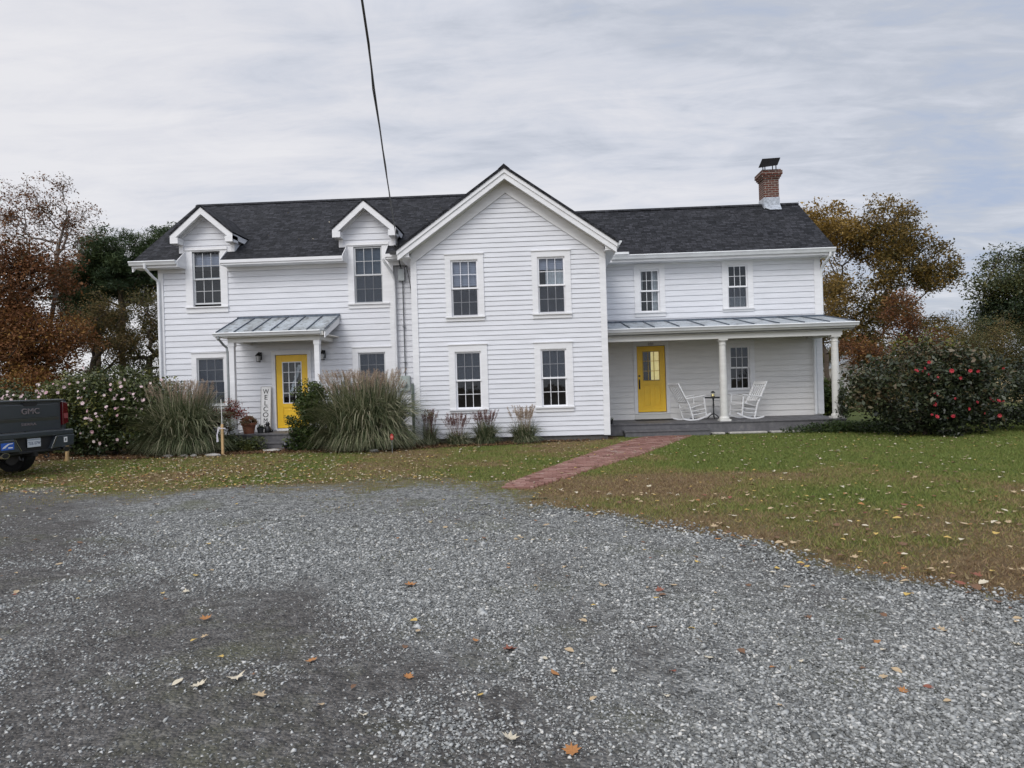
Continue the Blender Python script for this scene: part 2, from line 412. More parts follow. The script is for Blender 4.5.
def dryness(x, y):
    """0 = green turf, 1 = dead straw brown"""
    d = edge_dist(x, y)
    n = fbm(x, y, .55, 4, 3.1); n2 = fbm(x, y, 2.2, 3, 9.2)
    right = np.clip((x - path_l(np.clip(y, 10.3, 19))) * 2, 0, 1)
    base = np.where(right > .5, 1.06 - d * .150 + np.clip(x - 4, 0, 5) * .035, .60 - d * .03)
    base = np.where((right > .5) & (x < 4.5) & (y > 11.6), base - .32, base)
    base = np.where((right > .5) & (d > 5.2), base - .12, base)
    return np.clip(base + n * .50 + n2 * .30, 0, 1)

def grid_ground():
    xs = np.concatenate([[-700, -300, -120, -60, -35, -24], np.arange(-18, 18.01, .3), [24, 35, 60, 120, 300, 700]])
    ys = np.concatenate([[-200, -60, -20, -8], np.arange(-3, 30.01, .3), [36, 45, 60, 90, 150, 300, 700, 1500]])
    X, Y = np.meshgrid(xs, ys); nx, ny = len(xs), len(ys)
    Z = np.zeros_like(X)
    near = (np.abs(X) < 18.2) & (Y > -4) & (Y < 17)
    Z[near] = fbm(X[near], Y[near], .35, 3, 5) * .007 - .004
    V = np.stack([X, Y, Z], -1)
    idx = np.arange(nx * ny).reshape(ny, nx)
    F = np.stack([idx[:-1, :-1], idx[:-1, 1:], idx[1:, 1:], idx[1:, :-1]], -1).reshape(-1, 4)
    t = np.full(X.shape, .55)
    t[near | (Y < 30)] = dryness(X[near | (Y < 30)], Y[near | (Y < 30)])
    t[Y > 30] = .95
    bed = bed_mask(X, Y)
    t = np.where(bed > .5, 1.25, t)
    o = mesh_np('ground', V, F, MATS['turf_soil'], tint=t)
    return struct(o)
def soilmat():
    mt, t, b = newmat('turf_soil')
    a = t.nodes.new('ShaderNodeAttribute'); a.attribute_name = 'tint'
    c = t.nodes.new('ShaderNodeTexCoord')
    f = mathn(t, 'ADD', a.outputs['Fac'], mathn(t, 'MULTIPLY_ADD', noisen(t, c.outputs['Object'], 9, 6, .7), .6, -.3))
    f = mathn(t, 'MULTIPLY', f, .7)
    col = ramp(t, f, [(0, (.085, .105, .032)), (.25, (.11, .120, .040)), (.45, (.14, .118, .055)), (.66, (.18, .125, .068)), (.80, (.10, .065, .038)), (1, (.075, .048, .03))])
    # far pasture is pale straw
    sp = t.nodes.new('ShaderNodeSeparateXYZ'); t.links.new(c.outputs['Object'], sp.inputs[0])
    far = mathn(t, 'MULTIPLY_ADD', sp.outputs[1], .2, -6.4, clamp=True)
    col = mixc(t, far, col, (.33, .25, .12))
    fine = noisen(t, c.outputs['Object'], 55, 5, .75)
    col = mixc(t, 1.0, col, mathn(t, 'MULTIPLY_ADD', fine, 1.6, .2), 'MULTIPLY')
    t.links.new(col, b.inputs['Base Color']); b.inputs['Roughness'].default_value = .95; b.inputs['Specular IOR Level'].default_value = .15
    bn = t.nodes.new('ShaderNodeBump'); bn.inputs['Strength'].default_value = 1; bn.inputs['Distance'].default_value = .03
    t.links.new(noisen(t, c.outputs['Object'], 30, 5, .7), bn.inputs['Height']); t.links.new(bn.outputs[0], b.inputs['Normal'])
soilmat(); ground = grid_ground()

def dirt_mask(x, y):
    """1 = bare dark fines packed by tyres, 0 = loose blue-grey stone"""
    n = fbm(x, y, .42, 4, 21.0); n2 = fbm(x, y, 1.7, 3, 51.0)
    xb = -.75 - (y - 4) * 1.0                      # the trafficked side of the drive
    side = np.clip(.50 + (xb - x) * .40, 0, .95)
    track2 = .38 - np.abs((x - .75 + (y - 3) * .30)) * .9
    return np.clip(np.maximum(side, track2 * (y < 7)) + n * .40 + n2 * .20, 0, 1)
def gravelmat():
    mt, t, b = newmat('crushed_stone')
    a = t.nodes.new('ShaderNodeAttribute'); a.attribute_name = 'tint'
    c = t.nodes.new('ShaderNodeTexCoord')
    def vor(scale, feat='F1'):
        v = N(t, 'ShaderNodeTexVoronoi', feature=feat); v.inputs['Scale'].default_value = scale; t.links.new(c.outputs['Object'], v.inputs['Vector']); return v
    v1 = vor(46); v2 = vor(21)
    s1 = N(t, 'ShaderNodeSeparateColor'); t.links.new(v1.outputs['Color'], s1.inputs[0])
    s2 = N(t, 'ShaderNodeSeparateColor'); t.links.new(v2.outputs['Color'], s2.inputs[0])
    grain = noisen(t, c.outputs['Object'], 9, 12, .86)             # the same roughness at every distance
    st_ = mathn(t, 'ADD', mathn(t, 'MULTIPLY', s1.outputs[0], .85), mathn(t, 'MULTIPLY', s2.outputs[1], .22))
    st_ = mathn(t, 'ADD', st_, mathn(t, 'MULTIPLY_ADD', grain, 3.2, -1.65))
    stone = ramp(t, st_, [(.05, (.090, .091, .086)), (.35, (.225, .229, .220)), (.60, (.36, .366, .35)), (.85, (.52, .524, .505)), (1, (.62, .62, .59))])
    stone = mixc(t, 1.0, stone, mathn(t, 'MULTIPLY_ADD', mathn(t, 'SUBTRACT', 1.0, mathn(t, 'MULTIPLY', v1.outputs['Distance'], 34), clamp=True), .5, .70), 'MULTIPLY')
    dg = mathn(t, 'MULTIPLY_ADD', noisen(t, c.outputs['Object'], 14, 12, .84), 3.2, -1.1)
    dirt = ramp(t, dg, [(.15, (.048, .045, .042)), (.45, (.100, .094, .088)), (.7, (.16, .152, .143)), (.95, (.34, .335, .32))])
    med = noisen(t, c.outputs['Object'], 2.2, 7, .72)
    f = mathn(t, 'MULTIPLY_ADD', mathn(t, 'ADD', a.outputs['Fac'], mathn(t, 'MULTIPLY_ADD', med, 1.6, -.8)), 1.7, -.30, clamp=True)
    col = mixc(t, f, stone, dirt)
    # a little green where grass creeps into the stone
    g = noisen(t, c.outputs['Object'], .9, 5, .7)
    col = mixc(t, mathn(t, 'MULTIPLY_ADD', g, 3.4, -1.75, clamp=True), col, (.13, .135, .075))
    # soil and thin turf creeping in over the rim of the drive
    a2 = t.nodes.new('ShaderNodeAttribute'); a2.attribute_name = 'fringe'
    fn = noisen(t, c.outputs['Object'], 5, 12, .80)
    ff = mathn(t, 'MULTIPLY_ADD', mathn(t, 'ADD', a2.outputs['Fac'], mathn(t, 'MULTIPLY_ADD', fn, 3.0, -1.5)), 2.2, -1.15, clamp=True)
    ff = mathn(t, 'MULTIPLY', ff, mathn(t, 'MULTIPLY', a2.outputs['Fac'], 3.0, clamp=True))
    col = mixc(t, ff, col, mixc(t, noisen(t, c.outputs['Object'], 11, 8, .75), (.10, .115, .04), (.19, .135, .07)))
    t.links.new(col, b.inputs['Base Color']); b.inputs['Roughness'].default_value = .85; b.inputs['Specular IOR Level'].default_value = .25
    bn = t.nodes.new('ShaderNodeBump'); bn.inputs['Strength'].default_value = .6; bn.inputs['Distance'].default_value = .006; bn.invert = True
    hgt = mathn(t, 'MULTIPLY', v1.outputs['Distance'], 24)
    t.links.new(hgt, bn.inputs['Height']); t.links.new(bn.outputs[0], b.inputs['Normal'])
gravelmat()
def drive():
    st = .11
    xs = np.arange(-17, 6.2, st); ys = np.arange(-3, 13.2, st)
    X, Y = np.meshgrid(xs, ys); nx, ny = len(xs), len(ys)
    n = fbm(X, Y, 1.3, 4, 2.0)
    Z = .022 + fbm(X, Y, .5, 3, 40) * .012
    lim = edge_dist(X, Y) + np.where(X < 0, n * .45 + fbm(X, Y, .6, 3, 14) * 1.1, n * .30)
    idx = np.arange(nx * ny).reshape(ny, nx)
    F = np.stack([idx[:-1, :-1], idx[:-1, 1:], idx[1:, 1:], idx[1:, :-1]], -1).reshape(-1, 4)
    keep = (lim.ravel()[F] < 0.05).all(1)
    F = F[keep]
    # skirt the outer rim down into the soil
    w_ = np.where(X < 0, 1.8, .45); Z = np.where(lim > -w_, np.minimum(Z, .022 - (lim + w_) / w_ * .016), Z)
    V = np.stack([X, Y, Z], -1).reshape(-1, 3)
    used = np.unique(F); remap = -np.ones(len(V), int); remap[used] = np.arange(len(used))
    o = mesh_np('gravel_drive', V[used], remap[F], MATS['crushed_stone'], tint=dirt_mask(X, Y).ravel()[used], smooth=True)
    fr = np.clip((lim + w_) / w_, 0, 1).ravel()[used]; at = o.data.attributes.new('fringe', 'FLOAT', 'POINT'); at.data.foreach_set('value', fr.astype(np.float32))
    return struct(o)
drive()

# loose stones lying on the drive
ICO_V = []; ICO_F = []
def ico():
    p = (1 + 5 ** .5) / 2
    v = np.array([(-1, p, 0), (1, p, 0), (-1, -p, 0), (1, -p, 0), (0, -1, p), (0, 1, p), (0, -1, -p), (0, 1, -p), (p, 0, -1), (p, 0, 1), (-p, 0, -1), (-p, 0, 1)], float)
    f = np.array([(0, 11, 5), (0, 5, 1), (0, 1, 7), (0, 7, 10), (0, 10, 11), (1, 5, 9), (5, 11, 4), (11, 10, 2), (10, 7, 6), (7, 1, 8),
                  (3, 9, 4), (3, 4, 2), (3, 2, 6), (3, 6, 8), (3, 8, 9), (4, 9, 5), (2, 4, 11), (6, 2, 10), (8, 6, 7), (9, 8, 1)])
    return v / np.linalg.norm(v[0]), f
IV, IF = ico()
STONE = tinted('stone_chips', [(0, (.11, .112, .108)), (.35, (.235, .24, .232)), (.62, (.36, .366, .352)), (.85, (.50, .505, .49)), (1, (.62, .60, .55))], .75, spec=.3, fine=.15)
OCT_V = np.array([(1, 0, 0), (-.45, .9, .1), (-.5, -.85, 0), (.1, .1, 1), (-.1, 0, -1), (.35, -.75, .45), (.4, .7, .4)], float)
OCT_F = np.array([(0, 6, 3), (6, 1, 3), (1, 2, 3), (2, 5, 3), (5, 0, 3), (0, 4, 6), (6, 4, 1), (1, 4, 2), (2, 4, 5), (5, 4, 0)])
def stones():
    n = 560000
    y = 2.2 + (rng.random(n) ** 1.9) * 7.2
    x = (rng.random(n) - .5) * (2 * .80 * y + 1.0) - .04 * y
    d = edge_dist(x, y)
    dm = dirt_mask(x, y)
    cl = fbm(x, y, 1.6, 3, 77)
    keep = (d < .25 - rng.random(n) * .5) & (rng.random(n) < np.clip((9.2 - y) / 2.8, 0, 1)) & (rng.random(n) < np.clip(1.0 - dm * 1.0 + cl * .45, .07, 1))
    x, y, dm, cl = x[keep], y[keep], dm[keep], cl[keep]; n = len(x)
    sz = (.0030 + .0125 * rng.random(n) ** 3.2) * (1 + .10 * np.clip(y - 4, 0, 5)) * (1 - .25 * dm + .22 * cl)
    big = rng.random(n) < .004; sz[big] *= 1.9
    S = np.stack([sz * (1 + .7 * rng.random(n)), sz * (.7 + .45 * rng.random(n)), sz * (.40 + .4 * rng.random(n))], -1)
    V = OCT_V[None] * (.62 + .7 * rng.random((n, 7, 1))) * S[:, None, :]
    a = rng.random(n) * 6.283; ca, sa = np.cos(a), np.sin(a); t = (rng.random(n) - .5) * 1.3; ct, st = np.cos(t), np.sin(t)
    Vx = V[..., 0] * ct[:, None] + V[..., 2] * st[:, None]; Vz = -V[..., 0] * st[:, None] + V[..., 2] * ct[:, None]
    X = Vx * ca[:, None] - V[..., 1] * sa[:, None] + x[:, None]; Y = Vx * sa[:, None] + V[..., 1] * ca[:, None] + y[:, None]
    Z = Vz + .022 + S[:, 2:3] * .15 + (fbm(x, y, .5, 3, 40) * .012)[:, None]
    F = (OCT_F[None] + (np.arange(n) * 7)[:, None, None]).reshape(-1, 3)
    tv = np.clip(rng.normal(.40, .27, n), 0, .93); tv[rng.random(n) < .012] = 1
    o = mesh_np('gravel_stones', np.stack([X, Y, Z], -1), F, STONE, tint=np.repeat(tv, 7))
    return tag(o, 'loose blue grey crushed stones strewn over the drive', 'gravel', kind='stuff')
stones()

# brick walk: bricks laid in a running bond across the walk, settled and tilted
PBRICK = tinted('old_paving_brick', [(0, (.12, .058, .048)), (.35, (.21, .105, .085)), (.65, (.285, .155, .128)), (.9, (.34, .22, .185)), (1, (.38, .31, .27))], .9, spec=.2, fine=.22)
def brick_path():
    mb = MB(); rr = random.Random(5)
    # centreline from (10.3) to (19.05)
    y = 10.30; k = 0
    while y < 19.02:
        xl = path_l(y) + (0 if y > 10.7 else 0); xr = path_r(y)
        sl = float((path_r(y + .2) - path_r(y - .2)) / .4); a = -math.atan(sl)
        x = xl - (k % 2) * .10
        while x < xr + .02:
            L = .198; w = .094
            if x < xl - .02: L = .198 - (xl - x); x = xl
            if x + L > xr + .03: L = max(.05, xr - x)
            mtx = Matrix.Translation((x + L / 2, y + rr.uniform(-.006, .006), .002 + rr.uniform(-.006, .006))) @ Matrix.Rotation(rr.uniform(-.05, .05), 4, 'Z') @ Matrix.Rotation(rr.uniform(-.035, .035), 4, 'X') @ Matrix.Rotation(rr.uniform(-.03, .03), 4, 'Y')
            mb.tint = min(1, max(0, rr.gauss(.52, .19)))
            if rr.random() > .015: mb.mbox(mtx, L, w, .05)
            x += L + .009
        y += .104; k += 1
    o = mb.build('brick_path', PBRICK, tint=True)
    return struct(o)
brick_path()

# turf: individual blades
GRASS = tinted('grass_blades', [(0, (.155, .20, .050)), (.25, (.205, .225, .062)), (.42, (.24, .225, .078)), (.58, (.285, .215, .10)), (.75, (.285, .195, .11)), (.9, (.17, .105, .060)), (1, (.36, .28, .16))], .7, .25, .2)
def scatter_xy(n, x0, x1, y0, y1):
    return x0 + rng.random(n) * (x1 - x0), y0 + rng.random(n) * (y1 - y0)
def grass():
    n = 620000
    u = rng.random(n)
    y = 3.4 + 17.4 * u ** .85
    x = (rng.random(n) - .5) * (1.56 * y + 2.0) - .04 * y
    d = edge_dist(x, y); nz = fbm(x, y, 1.3, 4, 2.0); lf = x < 0
    p = np.clip((d + np.where(lf, nz * .48 + fbm(x, y, .6, 3, 14) * 1.15, nz * .33)) / np.where(lf, 2.6, .60) + .5, 0, 1)
    p = np.where((d < 0), np.maximum(p * .7, np.clip(.10 + d * .035 + fbm(x, y, .8, 3, 61) * .38, 0, .15)), p)
    p = p * np.where(bed_mask(x, y) > .5, .04, 1)
    p = np.where(on_path(x, y, -.12), .02, np.where(on_path(x, y, .0), .45, p))
    # thin dead turf
    dr = dryness(x, y)
    p = p * np.where(dr > .7, .75, 1)
    p = np.where((x > -10.9) & (x < 1.8) & (y > 18.5), 0, p); p = np.where((x > 1.75) & (x < 8.3) & (y > 19.0), 0, p)
    keep = rng.random(n) < p
    x, y, dr, d = x[keep], y[keep], dr[keep], d[keep]; n = len(x)
    h = (.018 + .030 * rng.random(n) ** 1.5) * np.where(dr > .62, .75, 1.0); h[rng.random(n) < .02] *= 1.9
    a = rng.random(n) * 6.283; w = .0028 + .0035 * rng.random(n) + .00022 * y
    lean = h * (.3 + 1.1 * rng.random(n)); la = rng.random(n) * 6.283
    V = np.zeros((n, 3, 3), np.float32)
    V[:, 0] = np.stack([x - np.cos(a) * w, y - np.sin(a) * w, np.zeros(n)], -1)
    V[:, 1] = np.stack([x + np.cos(a) * w, y + np.sin(a) * w, np.zeros(n)], -1)
    V[:, 2] = np.stack([x + np.cos(la) * lean, y + np.sin(la) * lean, h], -1)
    tv = np.clip(dr * .80 + rng.normal(0, .17, n), 0, .98)
    yel = rng.random(n) < .05; tv[yel] = np.clip(tv[yel] + .3, 0, 1)
    F = np.arange(n * 3).reshape(n, 3)
    o = mesh_np('turf_grass', V, F, GRASS, tint=np.repeat(tv, 3))
    return tag(o, 'short patchy green and straw brown lawn turf', 'grass', kind='stuff')
grass()

# mulch and rotting leaves in the planting bed along the front wall
LITTER = tinted('leaf_litter', [(0, (.05, .028, .016)), (.4, (.12, .066, .035)), (.7, (.20, .115, .06)), (1, (.33, .24, .12))], .9, spec=.15)
def litter():
    n = 42000
    x, y = scatter_xy(n, -14, 2.0, 16.2, 19.6)
    keep = (bed_mask(x, y) > rng.random(n) * .9 + .05) & ~((x > -10.8) & (x < -3.3) & (y > 19.6)) & ~((x > -3.3) & (y > 18.45)) & ~((x > -8.4) & (x < -5.6) & (y > 18.1))
    x, y = x[keep], y[keep]; n = len(x)
    s = .018 + .03 * rng.random(n); a = rng.random(n) * 6.28
    dx, dy = np.cos(a) * s, np.sin(a) * s
    z = .01 + .035 * rng.random(n); t = rng.normal(0, .4, (n, 2)) * s[:, None]
    V = np.stack([np.stack([x - dx, y - dy, z + t[:, 0]], -1), np.stack([x + dy * .5, y - dx * .5, z], -1), np.stack([x + dx, y + dy, z + t[:, 1]], -1), np.stack([x - dy * .5, y + dx * .5, z], -1)], 1)
    o = mesh_np('bed_mulch', V, np.arange(4 * n).reshape(n, 4), LITTER, tint=np.repeat(np.clip(rng.normal(.42, .24, n), 0, 1), 4))
    return tag(o, 'brown mulch and rotting leaves filling the planting bed', 'mulch', kind='stuff')
litter()

# ================================================================== THE FARMHOUSE
HO = (-1.0, 21.5, 0.0)
house = thing('farmhouse', 'long two storey white clapboard farmhouse with dark shingle roofs, front gable and two yellow doors', 'house', HO)
def H(mb, name, mat, parent=None, **k):
    return mb.build(name, mat, parent or house, off=HO, **k)
YL, YG, YR = 19.70, 18.50, 21.60
YREC = 19.86
GX0, GX1 = -3.27, 1.755
LX0, LX1 = -10.67, -4.03
RX1 = 8.43

def siding(mb, org, d, n, ulen, z0, z1, h, openings=(), xlim=None, phase=0.0):
    """lapped boards: every course a thin wedge whose butt stands out over the course below"""
    org = Vector(org); d = Vector(d); n = Vector(n)
    T, GAP, GD = .015, .0062, .013
    def P(u, z, o): p = org + d * u + n * o; return (p.x, p.y, z)
    zc = z0 - phase
    while zc < z1:
        brk = {max(zc, z0), min(zc + h, z1)}
        if z0 < zc + GAP < z1: brk.add(zc + GAP)
        for (a, b, c, e) in openings:
            for q in (c, e):
                if max(zc, z0) < q < min(zc + h, z1): brk.add(q)
        if xlim:
            for q in xlim(None):
                if max(zc, z0) < q < min(zc + h, z1): brk.add(q)
        brk = sorted(brk)
        for i in range(len(brk) - 1):
            za, zb = brk[i], brk[i + 1]
            if zb - za < 1e-4: continue
            zm = (za + zb) / 2
            cuts = sorted([(a, b) for (a, b, c, e) in openings if c < zm < e])
            def off(z):
                t = (z - zc) / h
                return T * (1 - t)
            groove = zm < zc + GAP
            oa, ob_ = (off(za) - GD, off(zb) - GD) if groove else (off(za), off(zb))
            ra = xlim(za) if xlim else (0, ulen); rb = xlim(zb) if xlim else (0, ulen)
            segs = []; cur = None
            lo, hi = min(ra[0], rb[0]), max(ra[1], rb[1])
            pos = lo
            for (a, b) in cuts:
                if a > pos: segs.append((pos, a))
                pos = max(pos, b)
            if pos < hi: segs.append((pos, hi))
            for (a, b) in segs:
                a0, b0 = max(a, ra[0]), min(b, ra[1]); a1, b1 = max(a, rb[0]), min(b, rb[1])
                if b0 - a0 < 1e-4 and b1 - a1 < 1e-4: continue
                mb.add([P(a0, za, oa), P(b0, za, oa), P(b1, zb, ob_), P(a1, zb, ob_)], [(0, 1, 2, 3)])
                if not groove and abs(za - (zc + GAP)) < 1e-4 or (za == zc):
                    # little horizontal faces closing the groove
                    o2 = off(za)
                    mb.add([P(a0, za, o2), P(b0, za, o2), P(b0, za, o2 - GD), P(a0, za, o2 - GD)], [(0, 1, 2, 3)])
        zc += h

# openings in world x / z for the front walls
OP_L = {'D1': (-9.72, -8.89, 3.96, 5.53), 'D2': (-5.12, -4.295, 3.90, 5.50), 'L1': (-9.68, -8.87, 1.18, 2.52), 'L2': (-5.07, -4.28, 1.18, 2.53), 'door': (-7.42, -6.50, .42, 2.53)}
OP_G = {'W1': (-2.26, -1.52, 3.32, 4.81), 'W2': (.005, .745, 3.33, 4.81), 'W3': (-2.215, -1.50, .90, 2.41), 'W4': (.025, .72, .90, 2.41)}
OP_R = {'R1': (3.08, 3.70, 3.57, 4.86), 'R2': (5.71, 6.33, 3.60, 4.91), 'RP': (5.70, 6.32, 1.16, 2.47), 'door': (2.94, 3.80, .38, 2.55)}

# ---- left wing walls
def openings(d, x0): return [(a - x0, b - x0, c, e) for (a, b, c, e) in d.values()]
mb = MB(); siding(mb, (LX0, YL, 0), (1, 0, 0), (0, -1, 0), LX1 - LX0, .12, 5.16, .160, openings(OP_L, LX0))
siding(mb, (LX1, YREC, 0), (1, 0, 0), (0, -1, 0), GX0 - LX1, .12, 5.10, .150)
mb.add([(LX1, YL, .1), (LX1, YREC, .1), (LX1, YREC, 5.16), (LX1, YL, 5.16)], [(0, 1, 2, 3)])
# left end wall with its gable
def xl_end(z):
    if z is None: return (5.2, 7.6)
    if z <= 5.2: return (0, 7.0)
    t = (z - 5.2) / (7.45 - 5.2); return (0 + 3.5 * t, 7.0 - 3.5 * t)
siding(mb, (LX0, YL + 7.0, 0), (0, -1, 0), (-1, 0, 0), 7.0, .12, 7.42, .160, [], xl_end)
mb.add([(LX0, YL + 7, .1), (GX0, YL + 7, .1), (GX0, YL + 7, 5.2), (LX0, YL + 7, 5.2)], [(0, 1, 2, 3)])
H(mb, 'wall', SIDING)
# ---- gable block
def xl_gab(z):
    if z is None: return (4.95,)
    if z <= 4.95: return (0, GX1 - GX0)
    t = (z - 4.95) / (6.60 - 4.95); hw = (GX1 - GX0) / 2; return (hw * t, GX1 - GX0 - hw * t)
mb = MB(); siding(mb, (GX0, YG, 0), (1, 0, 0), (0, -1, 0), GX1 - GX0, .14, 6.58, .127, openings(OP_G, GX0), xl_gab)
siding(mb, (GX1, YG, 0), (0, 1, 0), (1, 0, 0), YR - YG, .14, 5.0, .127)
siding(mb, (GX0, YREC, 0), (0, -1, 0), (-1, 0, 0), YREC - YG, .14, 5.0, .127)
H(mb, 'wall', SIDING)
# ---- right wing
mb = MB(); siding(mb, (GX1, YR, 0), (1, 0, 0), (0, -1, 0), RX1 - GX1, .33 + .168 * 17, 5.08, .168, openings(OP_R, GX1))
def xl_re(z):
    if z is None: return (5.1,)
    if z <= 5.1: return (0, 4.8)
    t = (z - 5.1) / (7.0 - 5.1); return (2.4 * t, 4.8 - 2.4 * t)
siding(mb, (RX1, YR, 0), (0, 1, 0), (1, 0, 0), 4.8, .20, 6.95, .168, [], xl_re)
mb.add([(GX1, YR + 4.8, .1), (RX1, YR + 4.8, .1), (RX1, YR + 4.8, 5.1), (GX1, YR + 4.8, 5.1)], [(0, 1, 2, 3)])
H(mb, 'wall', SIDING)
mb = MB(); siding(mb, (GX1, YR, 0), (1, 0, 0), (0, -1, 0), RX1 - GX1, .33, .33 + .168 * 17, .168, openings(OP_R, GX1)); H(mb, 'wall', PORCHW)
# foundation
mb = MB(); mb.box(LX0 + .03, LX1 - .02, YL + .03, YL + 6.9, -.2, .135); mb.box(GX0 + .03, GX1 - .03, YG + .03, YR + 2, -.2, .155); mb.box(GX1 + .05, RX1 - .04, YR + .05, YR + 4.7, -.2, .31)
mb.box(LX1 - .01, GX0, YREC + .03, YREC + 1, -.2, .133)
H(mb, 'foundation', plain('dark_foundation', (.085, .08, .075), .9, .3, 10, bump=.4))
# dark backing behind the windows, shade of the unlit rooms put into its colour
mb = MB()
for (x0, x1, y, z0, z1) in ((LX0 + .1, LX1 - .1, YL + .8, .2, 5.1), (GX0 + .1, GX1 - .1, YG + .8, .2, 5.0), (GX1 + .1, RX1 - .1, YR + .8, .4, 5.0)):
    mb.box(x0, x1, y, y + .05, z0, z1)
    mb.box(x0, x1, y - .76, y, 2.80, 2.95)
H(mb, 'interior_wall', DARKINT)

# ---- corner boards, frieze and water-table trim
def corner(x0, x1, y0, y1, z0, z1, mat=TRIM):
    m_ = MB(); m_.box(x0, x1, y0, y1, z0, z1); return H(m_, 'corner_board', mat)
corner(LX0 - .03, LX0 + .11, YL - .035, YL + .1, .12, 5.10)
corner(LX1 - .10, LX1 + .022, YL - .033, YL + .15, .12, 5.06)
corner(GX0 - .03, GX0 + .13, YG - .036, YG + .11, .13, 4.97)
corner(GX1 - .13, GX1 + .032, YG - .036, YG + .11, .13, 4.97)
corner(RX1 - .15, RX1 + .03, YR - .036, YR + .12, .36, 5.06)

# ---- windows
def window(key, box, Y, tw, tt, tb, sash=SASH, blind=None, bmat=BLIND, curtain_or_reflection=None, screen=None, hood=True, raised=0.0, sillproud=.05, bars=True):
    x0, x1, z0, z1 = box
    m_ = MB(); f = Y - .036
    m_.box(x0 - tw, x0, f, Y + .02, z0 - .001, z1 + tt)                  # casings
    m_.box(x1, x1 + tw, f, Y + .02, z0 - .001, z1 + tt)
    m_.box(x0, x1, f - .002, Y + .02, z1, z1 + tt)
    m_.box(x0 - tw - .015, x1 + tw + .015, f - .03, Y + .02, z1 + tt, z1 + tt + .022)   # drip cap
    # jambs
    m_.box(x0, x0 + .014, Y - .034, Y + .10, z0, z1); m_.box(x1 - .014, x1, Y - .034, Y + .10, z0, z1); m_.box(x0 + .014, x1 - .014, Y - .034, Y + .10, z1 - .014, z1)
    w = H(m_, 'window', TRIM)
    m_ = MB(); m_.box(x0 - tw - .012, x1 + tw + .012, f - sillproud, Y + .1, z0 - .035, z0 - .002)
    m_.box(x0 - tw, x1 + tw, f - .004, Y + .019, z0 - tb, z0 - .035)
    H(m_, 'window_sill', TRIM, w)
    # sashes: the upper one in front of the lower by its thickness
    zm = z0 + (z1 - z0) * .495; m_ = MB(); sw = .044; gl = MB()
    a0, a1 = x0 + .014, x1 - .014
    for (za, zb, y) in ((zm - .02, z1 - .014, Y + .012), (z0 + raised, zm + .02 + raised * .3, Y + .052)):
        m_.box(a0, a0 + sw, y, y + .035, za, zb); m_.box(a1 - sw, a1, y, y + .035, za, zb)
        m_.box(a0 + sw, a1 - sw, y + .001, y + .034, za, za + sw); m_.box(a0 + sw, a1 - sw, y + .001, y + .034, zb - sw, zb)
        b0, b1, c0, c1 = a0 + sw, a1 - sw, za + sw, zb - sw
        if bars:
            for k in (1, 2):
                xx = b0 + (b1 - b0) * k / 3; m_.box(xx - .007, xx + .007, y + .004, y + .028, c0, c1)
            zz = (c0 + c1) / 2
            for k in range(3):
                xa = b0 + (b1 - b0) * k / 3 + (.007 if k else 0); xb = b0 + (b1 - b0) * (k + 1) / 3 - (.007 if k < 2 else 0)
                m_.box(xa, xb, y + .005, y + .027, zz - .007, zz + .007)
        gl.add([(b0, y + .018, c0), (b1, y + .018, c0), (b1, y + .018, c1), (b0, y + .018, c1)], [(0, 1, 2, 3)])
    H(m_, 'sash', sash, w); H(gl, 'pane', GLASS, w)
    if blind:
        bz = z1 - (z1 - z0) * blind; m_ = MB()
        zz = z1
        while zz > bz:
            m_.add([(a0 + .02, Y + .125, zz), (a1 - .02, Y + .125, zz), (a1 - .02, Y + .105, max(bz, zz - .05)), (a0 + .02, Y + .105, max(bz, zz - .05))], [(0, 1, 2, 3)]); zz -= .047
        H(m_, 'blind', bmat, w)
    if curtain_or_reflection:
        m_ = MB()
        for (fa, fb, zt, zb) in curtain_or_reflection:
            nn = 14; pts = []
            for i in range(nn + 1):
                t = i / nn; xx = x0 + (x1 - x0) * (fa + (fb - fa) * t); pts.append((xx, Y + .16 + .018 * math.sin(i * 2.1)))
            for i in range(nn):
                (xa, ya), (xb, yb) = pts[i], pts[i + 1]; za = z0 + (z1 - z0) * zb; zc = z0 + (z1 - z0) * zt
                m_.add([(xa, ya, za), (xb, yb, za), (xb, yb, zc), (xa, ya, zc)], [(0, 1, 2, 3)])
        H(m_, 'curtain', CURTAIN_REFL, w)
    if screen:
        s0, s1 = z0 + (z1 - z0) * screen[0], z0 + (z1 - z0) * screen[1]
        m_ = MB(); m_.add([(a0 + .04, Y + .009, s0 + .04), (a1 - .04, Y + .009, s0 + .04), (a1 - .04, Y + .009, s1 - .05), (a0 + .04, Y + .009, s1 - .05)], [(0, 1, 2, 3)])
        H(m_, 'insect_screen', SCREEN, w)
    return w
window('D1', OP_L['D1'], YL, .185, .02, .17, GREYSASH, blind=.27, raised=.07)
window('D2', OP_L['D2'], YL, .165, .02, .14, GREYSASH, blind=.98, bmat=SHADE_GREY, screen=(0, .5))
window('L1', OP_L['L1'], YL, .13, .13, .13, GREYSASH, blind=.8, bmat=SHADE_GREY, screen=(0, 1))
window('L2', OP_L['L2'], YL, .15, .13, .13, GREYSASH, blind=.8, bmat=SHADE_GREY, screen=(0, 1))
window('W1', OP_G['W1'], YG, .135, .13, .12, blind=.46, screen=(0, .5))
window('W2', OP_G['W2'], YG, .135, .14, .13, blind=.22, curtain_or_reflection=[(.3, .95, .8, .5)], screen=(0, .5))
window('W3', OP_G['W3'], YG, .150, .165, .10, blind=.5, bmat=SHADE_GREY, screen=(.5, 1))
window('W4', OP_G['W4'], YG, .150, .155, .13, blind=.5, bmat=SHADE_GREY, screen=(.5, 1))
